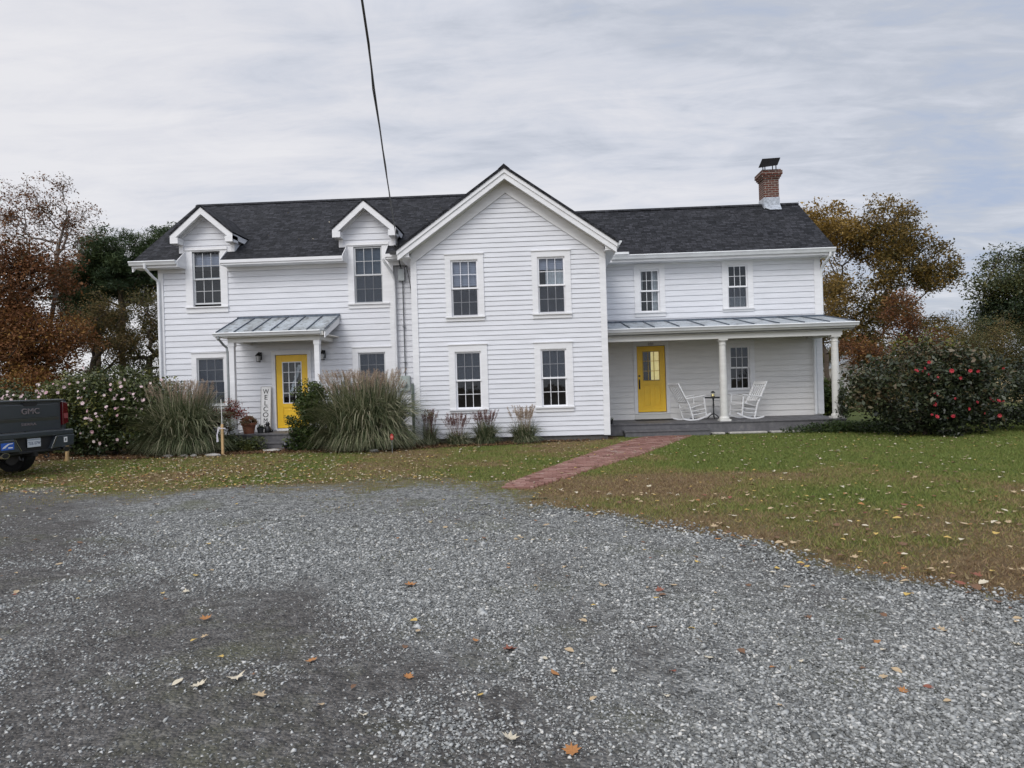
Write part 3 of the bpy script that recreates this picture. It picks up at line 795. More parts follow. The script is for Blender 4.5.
window('R1', OP_R['R1'], YR, .15, .14, .14, curtain_or_reflection=[(.62, 1.0, 1, 0), (0.0, .2, 1, .5)])
window('R2', OP_R['R2'], YR, .15, .115, .10, curtain_or_reflection=[(.1, .9, .28, 0)], screen=(0, .5))  # low pale sheet in R2 stands for a reflection in the glass
window('RP', OP_R['RP'], YR, .13, .14, .13)

# ---- doors
def door(box, Y, cas, lights, gz, panels, handle_side, glass_bits):
    x0, x1, z0, z1 = box
    m_ = MB(); f = Y - .038
    m_.box(x0 - cas, x0, f, Y + .1, z0, z1 + cas); m_.box(x1, x1 + cas, f, Y + .1, z0, z1 + cas); m_.box(x0, x1, f - .002, Y + .1, z1, z1 + cas)
    m_.box(x0 - cas - .02, x1 + cas + .02, f - .03, Y, z1 + cas, z1 + cas + .022)
    cw = H(m_, 'door_casing', TRIM)
    a0, a1, b0, b1 = x0 + .012, x1 - .012, z0 + .055, z1 - .012
    y = Y + .015; th = .045
    nx, nz = lights; g0, g1 = gz; gx0, gx1 = a0 + (a1 - a0) * .19, a1 - (a1 - a0) * .19
    d_ = MB()
    d_.box(a0, gx0, y, y + th, b0, b1); d_.box(gx1, a1, y, y + th, b0, b1); d_.box(gx0, gx1, y, y + th, g1, b1); d_.box(gx0, gx1, y + .012, y + th, b0, g0)
    d_.box(gx0, gx1, y, y + .012, b0, b0 + .16); d_.box(gx0, gx1, y, y + .012, g0 - .12, g0)
    if panels == 2:
        xm = (gx0 + gx1) / 2; d_.box(xm - .05, xm + .05, y, y + .012, b0 + .16, g0 - .12)
        spans = ((gx0 + .04, xm - .09), (xm + .09, gx1 - .04))
    else: spans = ((gx0 + .05, gx1 - .05),)
    dd = H(d_, 'door', YELLOW, bevel=.004)
    for (p0, p1) in spans:
        m_ = MB(); m_.box(p0, p1, y + .003, y + .015, b0 + .205, g0 - .165); H(m_, 'door_panel', YELLOW, dd, bevel=.01)
    m_ = MB()
    fr = .022
    m_.box(gx0, gx0 + fr, y - .008, y + .03, g0, g1); m_.box(gx1 - fr, gx1, y - .008, y + .03, g0, g1); m_.box(gx0 + fr, gx1 - fr, y - .007, y + .029, g0, g0 + fr); m_.box(gx0 + fr, gx1 - fr, y - .007, y + .029, g1 - fr, g1)
    for k in range(1, nx):
        xx = gx0 + (gx1 - gx0) * k / nx; m_.box(xx - .009, xx + .009, y - .004, y + .026, g0 + fr, g1 - fr)
    for k in range(1, nz):
        zz = g0 + (g1 - g0) * k / nz
        for q in range(nx):
            xa = gx0 + (gx1 - gx0) * q / nx + .010; xb = gx0 + (gx1 - gx0) * (q + 1) / nx - .010
            m_.box(xa, xb, y - .003, y + .025, zz - .008, zz + .008)
    H(m_, 'door_light_frame', glass_bits['frame'], dd)
    m_ = MB(); m_.add([(gx0, y + .012, g0), (gx1, y + .012, g0), (gx1, y + .012, g1), (gx0, y + .012, g1)], [(0, 1, 2, 3)]); H(m_, 'door_glass', GLASS, dd)
    m_ = MB(); m_.box(x0, x1, Y - .05, Y + .1, z0 - .02, z0 + .04); H(m_, 'threshold', glass_bits['thr'], dd)
    hx = a0 + .055 if handle_side < 0 else a1 - .055; hz = b0 + .93
    m_ = MB(); m_.tube([(hx, y, hz + .16), (hx, y - .03, hz + .16)], .030, 14); m_.box(hx - .022, hx + .022, y - .008, y, hz - .24, hz + .06)
    m_.tube([(hx, y - .008, hz + .03), (hx, y - .055, hz), (hx, y - .06, hz - .1), (hx, y - .045, hz - .19), (hx, y - .008, hz - .21)], .012, 8)
    H(m_, 'door_handle', BLACK, dd)
    return dd, (gx0, gx1, g0, g1, y)
ld, lg = door((-7.42, -6.50, .42, 2.53), YL, .10, (3, 4), (1.16, 2.33), 1, 1, {'frame': SASH, 'thr': TRIM})
m_ = MB()   # white strip slanting across the glass
for i in range(14):
    t = i / 14; t2 = (i + 1) / 14
    xa = -7.05 + .30 * t ** .8; xb = -7.05 + .30 * t2 ** .8; za = 1.42 + .82 * t; zb = 1.42 + .82 * t2; w_ = .055 + .015 * math.sin(i * 1.7)
    m_.add([(xa - w_, lg[4] + .05 + .01 * (i % 2), za), (xa + w_ * .6, lg[4] + .06, za), (xb + w_ * .6, lg[4] + .06, zb), (xb - w_, lg[4] + .05 + .01 * ((i + 1) % 2), zb)], [(0, 1, 2, 3)])
H(m_, 'door_curtain', CURTAIN_REFL, ld)
rd, rg = door((2.94, 3.80, .50, 2.55), YR, .10, (3, 3), (1.49, 2.39), 2, -1, {'frame': plain('yellow_muntin', (.50, .32, .05), .5), 'thr': OLDTRIM})
m_ = MB(); m_.box(2.84, 3.90, YR - .037, YR + .08, .335, .478); H(m_, 'door_casing', OLDTRIM)
m_ = MB()
for i in range(8):
    xa = 3.37 + .034 * i; m_.add([(xa, rg[4] + .06 + .012 * (i % 2), 1.52), (xa + .034, rg[4] + .06 + .012 * ((i + 1) % 2), 1.52), (xa + .034, rg[4] + .06 + .012 * ((i + 1) % 2), 2.37), (xa, rg[4] + .06 + .012 * (i % 2), 2.37)], [(0, 1, 2, 3)])
H(m_, 'door_curtain', CREAM, rd)  # glowing sheet added for the bright light in the right door's glass
# house number over the right door
m_ = MB(); text_at(m_, '231', .11, 3.37, YR - .046, 2.565, 1.1); H(m_, 'house_number', BLACK)
m_ = MB(); m_.box(2.80, 3.94, YR - .75, YR - .12, .331, .345); o = m_.build('doormat', plain('dark_doormat', (.02, .018, .017), .95, .3, 40), None, off=(3.37, YR - .43, .331)); o.location = (3.37, YR - .43, .331)
tag(o, 'thin dark doormat in front of the right hand yellow door', 'doormat')

# ---- roofs
def slab(name, x0, x1, ya, za, yb, zb, th=.075, mat=SHINGLE, parent=None, uv=True):
    """roof plane between eave line (ya,za) and ridge line (yb,zb), running along x"""
    m_ = MB(); L = math.hypot(yb - ya, zb - za); ny, nz_ = -(zb - za) / L * (1 if yb > ya else -1), abs(yb - ya) / L
    m_.extr([(ya, za), (yb, zb), (yb - ny * th, zb - nz_ * th), (ya - ny * th, za - nz_ * th)], 'x', x0, x1)
    return H(m_, name, mat, parent, uv=uv)
SL = (7.77 - 5.2) / (23.2 - 19.25)
def zL(y): return 5.2 + (y - 19.25) * SL
slab('roof', -11.22, -2.2, YL, zL(YL), 23.2, 7.77)
slab('roof', -11.22, -2.2, 27.15, 5.2, 23.2 + .003, 7.768)
for (x0, x1) in ((-11.22, -9.91), (-8.70, -5.29), (-4.12, -3.2)):
    slab('roof', x0, x1, 19.22, zL(19.22), YL - .004, zL(YL - .004))
m_ = MB(); m_.extr([(23.05, 7.70), (23.2, 7.80), (23.35, 7.70), (23.2, 7.74)], 'x', -11.23, -2.0); H(m_, 'roof_ridge', SHINGLE, uv=True)
SR = (7.25 - 5.22) / (24.0 - 21.1)
def zR(y): return 5.22 + (y - 21.1) * SR
slab('roof', .6, 8.74, 21.07, zR(21.07), 24.0, 7.25)
slab('roof', .6, 8.74, 26.9, 5.22, 24.0 + .003, 7.248)
m_ = MB(); m_.extr([(23.86, 7.185), (24.0, 7.28), (24.14, 7.185), (24.0, 7.22)], 'x', .4, 8.75); H(m_, 'roof_ridge', SHINGLE, uv=True)
# gable roof: ridge runs front to back
GC = (GX0 + GX1) / 2; GZ = 7.10; GT = 2.82; GEZ = 5.10; SG = (GZ - GEZ) / GT
for sgn in (-1, 1):
    m_ = MB(); xe = GC + sgn * (GT + .05); ze = GZ - SG * (GT + .05)
    L = math.hypot(1, SG); nx_, nz_ = sgn * SG / L, 1 / L; th = .06
    poly = [(GC, GZ), (xe, ze), (xe - nx_ * th, ze - nz_ * th), (GC, GZ - th / nz_ if False else GZ - th * L)]
    m_.extr(poly if sgn > 0 else poly[::-1], 'y', 18.03, 24.6)
    H(m_, 'roof', SHINGLE, uv=True)
m_ = MB(); m_.extr([(GC - .15, GZ - .10), (GC, GZ + .03), (GC + .15, GZ - .10), (GC, GZ - .02)], 'y', 18.02, 23.6); H(m_, 'roof_ridge', SHINGLE, uv=True)
def strip(m_, cx, cz, half, slope, top_off, width, y0, y1, sgn, cut=None):
    """a board following the rake: top edge 'top_off' (vertical) below the line, 'width' tall measured vertically"""
    xe = cx + sgn * half
    p = [(cx, cz - top_off), (xe, cz - slope * half - top_off), (xe, cz - slope * half - top_off - width), (cx, cz - top_off - width)]
    m_.extr(p if sgn > 0 else p[::-1], 'y', y0, y1)
for sgn in (-1, 1):
    m_ = MB()
    strip(m_, GC, GZ, GT, SG, .074, .11, 18.06, 18.12, sgn)          # crown
    strip(m_, GC, GZ, GT - .02, SG, .184, .15, 18.09, 18.14, sgn)       # rake fascia
    H(m_, 'rake_board', TRIM)
    m_ = MB(); strip(m_, GC, GZ, GT - .03, SG, .27, .03, 18.14, 18.47, sgn); H(m_, 'rake_soffit', OLDTRIM)
    m_ = MB(); strip(m_, GC, GZ - .0, GT - .30, SG, .30, .30, 18.455, 18.495, sgn); H(m_, 'rake_frieze', TRIM)
    # boxed eave along the side of the gable block
    xa, xb = (GX1 + .0, GC + GT - .02) if sgn > 0 else (GC - GT + .02, GX0)
    m_ = MB(); m_.box(xa, xb, 18.15, 21.5 if sgn > 0 else 19.9, GEZ - .24, GEZ - .20)
    fx = xb if sgn > 0 else xa
    m_.box(fx - .02, fx + .02, 18.15, 21.3 if sgn > 0 else 19.3, GEZ - .22, GEZ - .085)
    # closes the lower end of the rake
    p = [(xa, GEZ - .20), (xb, GEZ - .20), (xb, GEZ - .09), ((xa), GEZ - .09 + SG * (xb - xa) * .9)] if sgn > 0 else [(xa, GEZ - .20), (xb, GEZ - .20), (xb, GEZ - .09 + SG * (xb - xa) * .9), (xa, GEZ - .09)]
    m_.extr(p, 'y', 18.142, 18.18)
    H(m_, 'eave_box', TRIM)
def gutter_x(x0, x1, yb, zt, name='gutter', size=.115):
    m_ = MB(); s_ = size
    m_.extr([(yb, zt), (yb - s_, zt), (yb - s_ - .008, zt - .02), (yb - s_ * .78, zt - s_ * .55), (yb - s_ * .55, zt - s_), (yb, zt - s_)], 'x', x0, x1)
    return H(m_, name, GUTTER, bevel=.004)
def gutter_y(y0, y1, xb, sgn, zt, s_=.105):
    m_ = MB(); p = [(xb, zt), (xb + sgn * s_, zt), (xb + sgn * (s_ + .008), zt - .02), (xb + sgn * s_ * .78, zt - s_ * .55), (xb + sgn * s_ * .55, zt - s_), (xb, zt - s_)]
    m_.extr(p, 'y', y0, y1); return H(m_, 'gutter', GUTTER, bevel=.004)
gutter_y(18.08, 21.02, GC + GT + .005, 1, GEZ - .03)
# eaves of the left wing
gutter_x(-11.24, -9.92, 19.23, 5.205); 
for (x0, x1, full) in ((-11.2, -9.92, 1), (-8.70, -5.29, 0), (-4.12, -3.28, 0)):
    m_ = MB(); m_.box(x0, x1, 19.235 if full else 19.21, 19.27, 5.03, 5.155); m_.box(x0, x1, 19.27, YL - .002, 5.035, 5.065)
    if not full: m_.box(x0, x1, 19.18, 19.21, 5.08, 5.165)
    H(m_, 'eave_box', TRIM)
    m_ = MB(); m_.box(x0 if x0 > -11 else LX0 + .112, x1, YL - .032, YL - .003, 4.93, 5.034); H(m_, 'frieze_board', TRIM)
# small triangular end boards where the eave is cut for the wall dormers
for (x0, x1) in ((-9.915, -9.895), (-8.71, -8.69), (-5.30, -5.28), (-4.13, -4.11)):
    m_ = MB(); m_.extr([(19.20, 5.03), (YL - .04, 5.03), (YL - .04, zL(YL) + .03), (19.20, zL(19.20) + .02)], 'x', x0, x1); H(m_, 'eave_end', TRIM)
# gable-end overhang boards of the left and right wings
for (x0, x1, ye, yr, zf, ze, zr) in ((-11.2, -11.16, 19.25, 23.2, 0, 5.2, 7.77), (8.68, 8.72, 21.1, 24.0, 0, 5.22, 7.25)):
    for sgn in (1, -1):
        a_ = ye if sgn > 0 else 2 * yr - ye
        m_ = MB(); p = [(a_, ze - .09), (yr, zr - .09), (yr, zr - .27), (a_, ze - .27)]; m_.extr(p if sgn > 0 else p[::-1], 'x', x0, x1); H(m_, 'rake_board', TRIM)
m_ = MB(); m_.add([(-11.16, 19.27, 5.07), (LX0, 19.27, 5.07), (LX0, 23.2, 7.6), (-11.16, 23.2, 7.6)], [(0, 1, 2, 3)]); H(m_, 'rake_soffit', TRIM)
m_ = MB(); m_.add([(RX1, 21.12, 5.06), (8.68, 21.12, 5.06), (8.68, 24, 7.06), (RX1, 24, 7.06)], [(0, 1, 2, 3)]); m_.box(RX1 + .035, 8.70, 21.18, 21.6, 5.00, 5.05); H(m_, 'rake_soffit', TRIM)
# eave of the right wing
gutter_x(2.22, 8.72, 21.12, 5.225, size=.125)
m_ = MB(); m_.box(GX1 + .02, 8.67, 21.125, 21.16, 5.03, 5.17); m_.box(GX1 + .02, RX1, 21.16, YR - .002, 5.035, 5.065); H(m_, 'eave_box', TRIM)
m_ = MB(); m_.box(GX1 + .04, RX1 - .152, YR - .032, YR - .003, 4.985, 5.034); H(m_, 'frieze_board', TRIM)
m_ = MB(); m_.box(2.30, 2.72, 20.96, 21.12, 5.23, 5.30); H(m_, 'gutter_splash_guard', GUTTER)

# ---- wall dormers
def dormer(cx, key):
    face_w = 1.55; hw = face_w / 2; zb, zt, ap = 5.50, 5.93, 6.75; half = .885; sl = (ap - 5.985) / half
    m_ = MB()
    x0 = cx - hw
    op = OP_L[key]
    def xlim(z):
        if z is None: return (zt,)
        if z <= zt: return (0, face_w)
        t = (z - zt) / (6.60 - zt); return (hw * t, face_w - hw * t)
    siding(m_, (x0, YL - .004, 0), (1, 0, 0), (0, -1, 0), face_w, zb, 6.58, .172, [(op[0] - x0, op[1] - x0, op[2], op[3])], xlim)
    d = H(m_, 'dormer', SIDING)
    # cheeks
    for sx in (-1, 1):
        c_ = MB(); xx = cx + sx * hw
        yb = 19.25 + (zt + .25 - 5.2) / SL
        siding(c_, (xx, YL if sx > 0 else yb, 0), (0, 1 if sx > 0 else -1, 0), (sx, 0, 0), yb - YL, zb - .1, zt + .1, .172)
        H(c_, 'dormer_cheek', SIDING, d)
        c_ = MB(); c_.box(xx - .10 if sx > 0 else xx - .022, xx + .022 if sx > 0 else xx + .10, YL - .04, YL + .1, zb - .02, zt + .04); H(c_, 'dormer_corner_board', TRIM, d)
        # roof plane
        c_ = MB(); xe = cx + sx * (half + .03); ze = ap - sl * (half + .03); L = math.hypot(1, sl); th = .05
        p = [(cx, ap), (xe, ze), (xe - sx * sl / L * th, ze - th / L), (cx, ap - th * L)]
        c_.extr(p if sx > 0 else p[::-1], 'y', 19.32, 22.2); H(c_, 'dormer_roof', SHINGLE, d, uv=True)
        # rake board, solid across the overhang, with a boxed return at its foot
        c_ = MB(); strip(c_, cx, ap, half, sl, .06, .20, 19.34, 19.40, sx); strip(c_, cx, ap, half, sl, .10, .04, 19.40, YL, sx)
        xa = cx + sx * half; xb = cx + sx * (half - .22); lo, hi = min(xa, xb), max(xa, xb)
        c_.box(lo, hi, 19.338, YL, 5.70, 5.86)
        c_.box(min(xa, cx + sx * (half - .03)), max(xa, cx + sx * (half - .03)), 19.36, 20.6, 5.775, 5.93)
        strip(c_, cx, 6.62, hw - .02, sl, -.02, .14, YL - .05, YL - .012, sx)
        H(c_, 'dormer_rake', TRIM, d)
    c_ = MB(); c_.box(x0 + .1, op[0] - .19, YL - .036, YL, zb - .02, zb + .05); c_.box(op[1] + .19, x0 + face_w - .1, YL - .036, YL, zb - .02, zb + .05)
    c_.box(op[0] - .19, op[1] + .19, YL - .042, YL, op[3] + .02, op[3] + .10); H(c_, 'dormer_trim', TRIM, d)
    return d
dormer(-9.27, 'D1'); dormer(-4.71, 'D2')

# ---- chimney
m_ = MB(); cx0, cx1, cy0, cy1 = 7.56, 8.05, 23.72, 24.26
m_.box(cx0, cx1, cy0, cy1, 6.6, 8.04)
for i, (g, z0, z1) in enumerate(((.03, 8.02, 8.08), (.065, 8.08, 8.15), (.10, 8.15, 8.28), (.06, 8.28, 8.32))):
    m_.box(cx0 - g, cx1 + g, cy0 - g, cy1 + g, z0, z1)
ch = H(m_, 'chimney', CHIMB, uv=True)
m_ = MB(); m_.box(cx0 - .012, cx1 + .014, cy0 - .014, cy1 + .01, 6.9, 7.42)
m_.add([(cx0 - .02, cy0 - .02, 7.08), (cx0 + .14, cy0 - .16, 6.975), (cx1 + .02, cy0 - .16, 6.975), (cx1 + .02, cy0 - .02, 7.08), (cx0 - .02, cy0 - .018, 7.16), (cx1 + .02, cy0 - .018, 7.16)], [(0, 1, 2, 3), (1, 4, 5, 2), (0, 4, 1), (2, 5, 3)])
H(m_, 'chimney_flashing', LEAD, ch)
m_ = MB()
q = [(7.34, 23.50, 8.335), (7.95, 23.50, 8.40), (8.34, 24.36, 8.89), (7.74, 24.36, 8.87)]
m_.add(q + [(x, y + .008, z + .022) for x, y, z in q], [(0, 1, 2, 3), (4, 7, 6, 5), (0, 4, 5, 1), (1, 5, 6, 2), (2, 6, 7, 3), (3, 7, 4, 0)])
for (x, y, z) in ((7.62, 23.74, 8.47), (7.98, 23.74, 8.50), (8.02, 24.20, 8.76), (7.70, 24.20, 8.74)): m_.bar((x, y, 8.30), (x, y, z), .025, .025)
H(m_, 'chimney_cap', plain('sooty_metal', (.010, .009, .009), .95, .3, spec=.05), ch)

# ---- left entry porch
def tin_roof(x0, x1, y0, z0, y1, z1, nseam, th=.035):
    r = slab('porch_roof', x0, x1, y0, z0, y1, z1, th, TIN, uv=False)
    m_ = MB()
    for k in range(nseam + 1):
        x = x0 + .02 + (x1 - x0 - .04) * k / nseam
        m_.bar((x, y0 - .004, z0 + .016), (x, y1 - .01, z1 + .014), .019, .030)
    m_.box(x0, x1, y1 - .035, y1 - .004, z1 - .01, z1 + .05)
    H(m_, 'roof_seam', SEAM, r)
    return r
tin_roof(-8.45, -5.53, 18.26, 3.085, YL - .03, 3.58, 6)
gutter_x(-8.49, -5.66, 18.27, 3.08, size=.10)
m_ = MB(); m_.box(-8.46, -5.60, 18.275, 18.31, 2.95, 3.05); m_.box(-8.20, -5.74, 18.42, 18.58, 2.83, 2.96); m_.box(-8.20, -8.06, 18.58, YL - .04, 2.84, 2.95); m_.box(-5.89, -5.75, 18.58, YL - .04, 2.84, 2.95)
H(m_, 'porch_beam', OLDTRIM)
m_ = MB(); m_.box(-8.45, -5.58, 18.31, YL - .03, 2.965, 2.99); H(m_, 'porch_ceiling', CEIL)
for x, s_ in ((-8.43, 1), (-5.56, -1)):
    m_ = MB(); m_.extr([(18.27, 3.035), (YL - .035, 3.53), (YL - .035, 3.36), (18.27, 2.88)], 'x', x - s_ * .0 - .014, x - s_ * .0 + .014)
    H(m_, 'porch_rake', TRIM)
for x in (-8.115, -5.835):
    m_ = MB(); m_.box(x - .068, x + .068, 18.432, 18.568, .40, 2.83); m_.box(x - .085, x + .085, 18.415, 18.585, .40, .52); m_.box(x - .082, x + .082, 18.418, 18.582, 2.72, 2.828)
    H(m_, 'porch_post', TRIM, bevel=.006)
def deck(x0, x1, y0, y1, z, fascia_z, along_x=True, bw=.14):
    m_ = MB()
    if along_x:
        y = y0
        while y < y1 - .02: m_.box(x0, x1, y, min(y1, y + bw - .006), z - .03, z); y += bw
    else:
        x = x0
        while x < x1 - .02: m_.box(x, min(x1, x + bw - .006), y0, y1, z - .03, z); x += bw
    d = H(m_, 'porch_deck', DECK)
    m_ = MB(); m_.box(x0 + .02, x1 - .02, y0 + .03, y0 + .07, fascia_z, z - .032); m_.box(x0 + .02, x0 + .06, y0 + .07, y1, fascia_z, z - .032); m_.box(x1 - .06, x1 - .02, y0 + .07, y1, fascia_z, z - .032)
    H(m_, 'deck_fascia', DECK, d)
    return d
deck(-8.32, -5.62, 18.32, YL - .03, .40, -.02)
m_ = MB(); m_.box(-7.2, -5.75, 17.98, 18.33, .165, .20); m_.box(-7.17, -5.78, 18.01, 18.04, -.02, .164); m_.box(-7.17, -7.13, 18.04, 18.33, -.02, .164); H(m_, 'step', DECK)

# ---- right front porch
tin_roof(GX1 + .04, 8.54, 19.46, 2.94, YR - .03, 3.27, 10)
gutter_x(GX1 + .05, 8.60, 19.46, 2.93, size=.105)
m_ = MB(); m_.box(GX1 + .04, 8.52, 19.465, 19.50, 2.78, 2.895); m_.box(GX1 + .04, 8.50, 19.50, 19.58, 2.735, 2.80); m_.box(GX1 + .04, 8.24, 19.62, 19.86, 2.59, 2.735); m_.box(8.0, 8.22, 19.86, YR - .04, 2.60, 2.735)
H(m_, 'porch_beam', OLDTRIM)
m_ = MB(); m_.box(GX1 + .035, 8.50, 19.50, YR - .03, 2.74, 2.765); H(m_, 'porch_ceiling', CEIL)
m_ = MB(); m_.extr([(19.48, 2.80), (YR - .04, 2.80), (YR - .04, 3.235), (19.48, 2.915)], 'x', 8.505, 8.525); H(m_, 'porch_rake', TRIM)
for x in (5.04, 8.075):
    m_ = MB(); m_.box(x - .15, x + .15, 19.60, 19.90, .33, .385); m_._lathe([(.135, 0), (.14, .03), (.125, .055), (.112, .07), (.106, .09), (.104, .7), (.098, 1.4), (.088, 2.03), (.098, 2.04), (.098, 2.06), (.09, 2.07), (.09, 2.11), (.115, 2.14), (.118, 2.16)], (x, 19.75, .385), 24)
    m_.box(x - .125, x + .125, 19.625, 19.875, 2.545, 2.59)
    o = H(m_, 'porch_column', OLDTRIM)
deck(GX1 + .035, 8.24, 19.48, YR - .03, .33, .02, along_x=False, bw=.105)
m_ = MB(); m_.box(2.21, 4.52, 19.06, 19.47, .135, .175); m_.box(2.24, 4.49, 19.09, 19.12, -.02, .134); m_.box(2.24, 2.28, 19.12, 19.47, -.02, .134); m_.box(4.45, 4.49, 19.12, 19.47, -.02, .134); H(m_, 'step', DECK)

# ---- downspouts
def downspout(pts, r=.038, mat=GUTTER):
    m_ = MB(); m_.tube(pts, r, 8); return H(m_, 'downspout', mat, smooth=False)
downspout([(-10.80, 19.16, 5.12), (-10.80, 19.17, 5.02), (-10.72, 19.45, 4.80), (-10.67, 19.58, 4.72), (-10.665, 19.61, 4.6), (-10.665, 19.61, .25), (-10.70, 19.5, .12)], .038)
downspout([(-8.36, 18.20, 3.0), (-8.35, 18.2, 2.93), (-8.29, 18.36, 2.78), (-8.235, 18.44, 2.70), (-8.225, 18.45, 2.55), (-8.22, 18.46, .30), (-8.26, 18.3, .12)], .032, GREYM)
downspout([(-4.20, 19.30, 5.06), (-4.17, 19.33, 4.98), (-4.02, 19.60, 4.70), (-3.99, 19.68, 4.55), (-3.99, 19.70, 4.4), (-3.99, 19.72, .3)], .036)
downspout([(8.58, 21.08, 5.12), (8.58, 21.1, 5.0), (8.50, 21.45, 4.78), (8.49, 21.55, 4.68), (8.49, 21.58, 4.5), (8.49, 21.58, 3.3)], .040)
downspout([(8.20, 21.50, 2.62), (8.20, 21.50, .36)], .045)

# ---- lanterns beside the left door
def wall_lantern(x):
    y = YL - .022
    m_ = MB(); m_.box(x - .05, x + .05, y - .02, y, 2.40, 2.62); m_.tube([(x, y - .02, 2.58), (x, y - .09, 2.62), (x, y - .13, 2.58)], .012, 6)
    m_._lathe([(.012, .0), (.085, -.07), (.09, -.085), (.06, -.09)], (x, y - .13, 2.60), 12); m_._lathe([(.055, 0), (.06, .015), (.03, .03)], (x, y - .13, 2.34), 12)
    for k in range(4): a = k * math.pi / 2 + .78; m_.bar((x + .055 * math.cos(a), y - .13 + .055 * math.sin(a), 2.355), (x + .07 * math.cos(a), y - .13 + .07 * math.sin(a), 2.515), .008, .008)
    l = H(m_, 'wall_lantern', BLACK)
    m_ = MB(); m_._lathe([(.045, 0), (.06, .155)], (x, y - .13, 2.357), 12); H(m_, 'lantern_glass', plain('frosted_glass' + str(x), (.5, .5, .5), .2, .05), l)
wall_lantern(-7.84); wall_lantern(-6.03)

# ---- electric service on the recessed wall
m_ = MB(); m_.box(-4.0, -3.64, YREC - .12, YREC - .021, 1.42, 1.84); m_.box(-3.98, -3.66, YREC - .125, YREC - .12, 1.44, 1.82); mt_ = H(m_, 'electric_meter', METER, bevel=.006)
m_ = MB(); m_.tube([(-3.80, YREC - .125, 1.62), (-3.80, YREC - .21, 1.62), (-3.80, YREC - .23, 1.62)], [.085, .085, .05], 18); H(m_, 'meter_dial', plain('meter_glass', (.42, .46, .45), .12, .1), mt_)
m_ = MB(); m_.tube([(-3.765, YREC - .07, 1.84), (-3.765, YREC - .07, 4.50)], .016, 8)
m_.box(-3.80, -3.73, YREC - .1, YREC - .02, 3.2, 3.23); m_.box(-3.80, -3.73, YREC - .1, YREC - .02, 2.2, 2.23)
cnd = H(m_, 'conduit', plain('dark_conduit', (.10, .105, .115), .5, .2))
m_ = MB(); m_.box(-3.885, -3.70, YREC - .13, YREC - .022, 4.50, 4.84); H(m_, 'service_head', GREYM, cnd, bevel=.008)
m_ = MB(); m_.tube([(-3.79, YREC - .1, 4.84), (-3.80, 19.55, 5.0), (-3.72, 19.2, 4.96), (-3.64, 18.6, 5.08), (-3.60, 18.2, 5.18)], .016, 6)
m_.tube([(-3.72, YREC - .1, 4.82), (-3.62, 19.6, 4.9), (-3.56, 19.5, 4.7), (-3.55, 19.83, 4.3), (-3.50, 19.83, 3.6), (-3.49, 19.83, 3.2)], .011, 6)
H(m_, 'service_cable', BLACK, cnd)
m_ = MB(); m_.tube([(-3.60, 18.30, 5.12), (-3.66, 18.22, 5.19)], .03, 8); m_.box(-3.95, -3.72, 19.02, 19.12, 5.12, 5.20); H(m_, 'cable_bracket', BLACK, cnd)
m_ = MB(); m_.tube([(-3.325, YG - .085, 1.60), (-3.325, YG - .085, 0)], .038, 8); H(m_, 'vent_pipe', plain('grey_green_pipe', (.13, .16, .14), .6, .2))

# ================================================================== PLANTS
def grow_branches(rng_, attr, trunk_pts, seg=.6, upbias=.5):
    P = [np.array(p, float) for p in trunk_pts]; par = [-1] + list(range(len(trunk_pts) - 1))
    top = P[-1]; cap = len(P) + len(attr) * 5
    A = np.zeros((cap, 3)); A[:len(P)] = P; n = len(P)
    plen = np.zeros(cap)
    for i in range(1, n): plen[i] = plen[i - 1] + np.linalg.norm(A[i] - A[i - 1])
    order = np.argsort(np.linalg.norm(attr - top, axis=1) + rng_.random(len(attr)) * .6)
    ends = np.zeros(len(attr), int)
    for oi in order:
        a = attr[oi]; dd = np.linalg.norm(A[:n] - a, axis=1)
        cost = dd + .22 * plen[:n] + upbias * np.maximum(0, A[:n, 2] - a[2])
        cost[:max(1, int(len(trunk_pts) * .35))] += 3
        j = int(np.argmin(cost)); k = int(min(4, max(1, dd[j] / seg)))
        b = A[j].copy(); prev = j
        for q in range(1, k + 1):
            t = q / k; p = b * (1 - t) + a * t
            if q < k: p = p + rng_.normal(0, .07, 3) * dd[j] / k + np.array([0, 0, -.10 * math.sin(math.pi * t) * dd[j]])
            if n >= cap: break
            A[n] = p; par.append(prev); plen[n] = plen[prev] + np.linalg.norm(p - A[prev]); prev = n; n += 1
        ends[oi] = prev
    return A[:n], np.array(par), ends
def branch_mesh(A, par, r0, rtip, name, mat, parent, sides=5, expo=.52):
    n = len(A); cnt = np.zeros(n)
    haschild = np.zeros(n, bool); haschild[par[par >= 0]] = True
    cnt[~haschild] = 1
    for i in range(n - 1, 0, -1): cnt[par[i]] += cnt[i]
    r = np.maximum(rtip, r0 * (cnt / max(1, cnt[0])) ** expo)
    i = np.arange(1, n); p = par[1:]
    a, b = A[p], A[i]; d = b - a; L = np.linalg.norm(d, axis=1, keepdims=True); d = d / np.maximum(L, 1e-6)
    ref = np.where(np.abs(d[:, 2:3]) > .9, np.array([[1., 0, 0]]), np.array([[0, 0, 1.]]))
    u = np.cross(d, ref); u /= np.maximum(np.linalg.norm(u, axis=1, keepdims=True), 1e-6); v = np.cross(d, u)
    th = np.arange(sides) / sides * 2 * np.pi
    ring = u[:, None, :] * np.cos(th)[None, :, None] + v[:, None, :] * np.sin(th)[None, :, None]
    ra = np.minimum(r[p], r[i] * 1.5 + .004)
    ra = np.where(p < 1, r[p], ra)
    V = np.concatenate([a[:, None] + ring * ra[:, None, None], b[:, None] + ring * r[i][:, None, None]], 1)
    F = []
    for k in range(sides): F.append([k, (k + 1) % sides, sides + (k + 1) % sides, sides + k])
    F = (np.array(F)[None] + (np.arange(len(i)) * 2 * sides)[:, None, None]).reshape(-1, 4)
    return mesh_np(name, V, F, mat, parent, smooth=True)
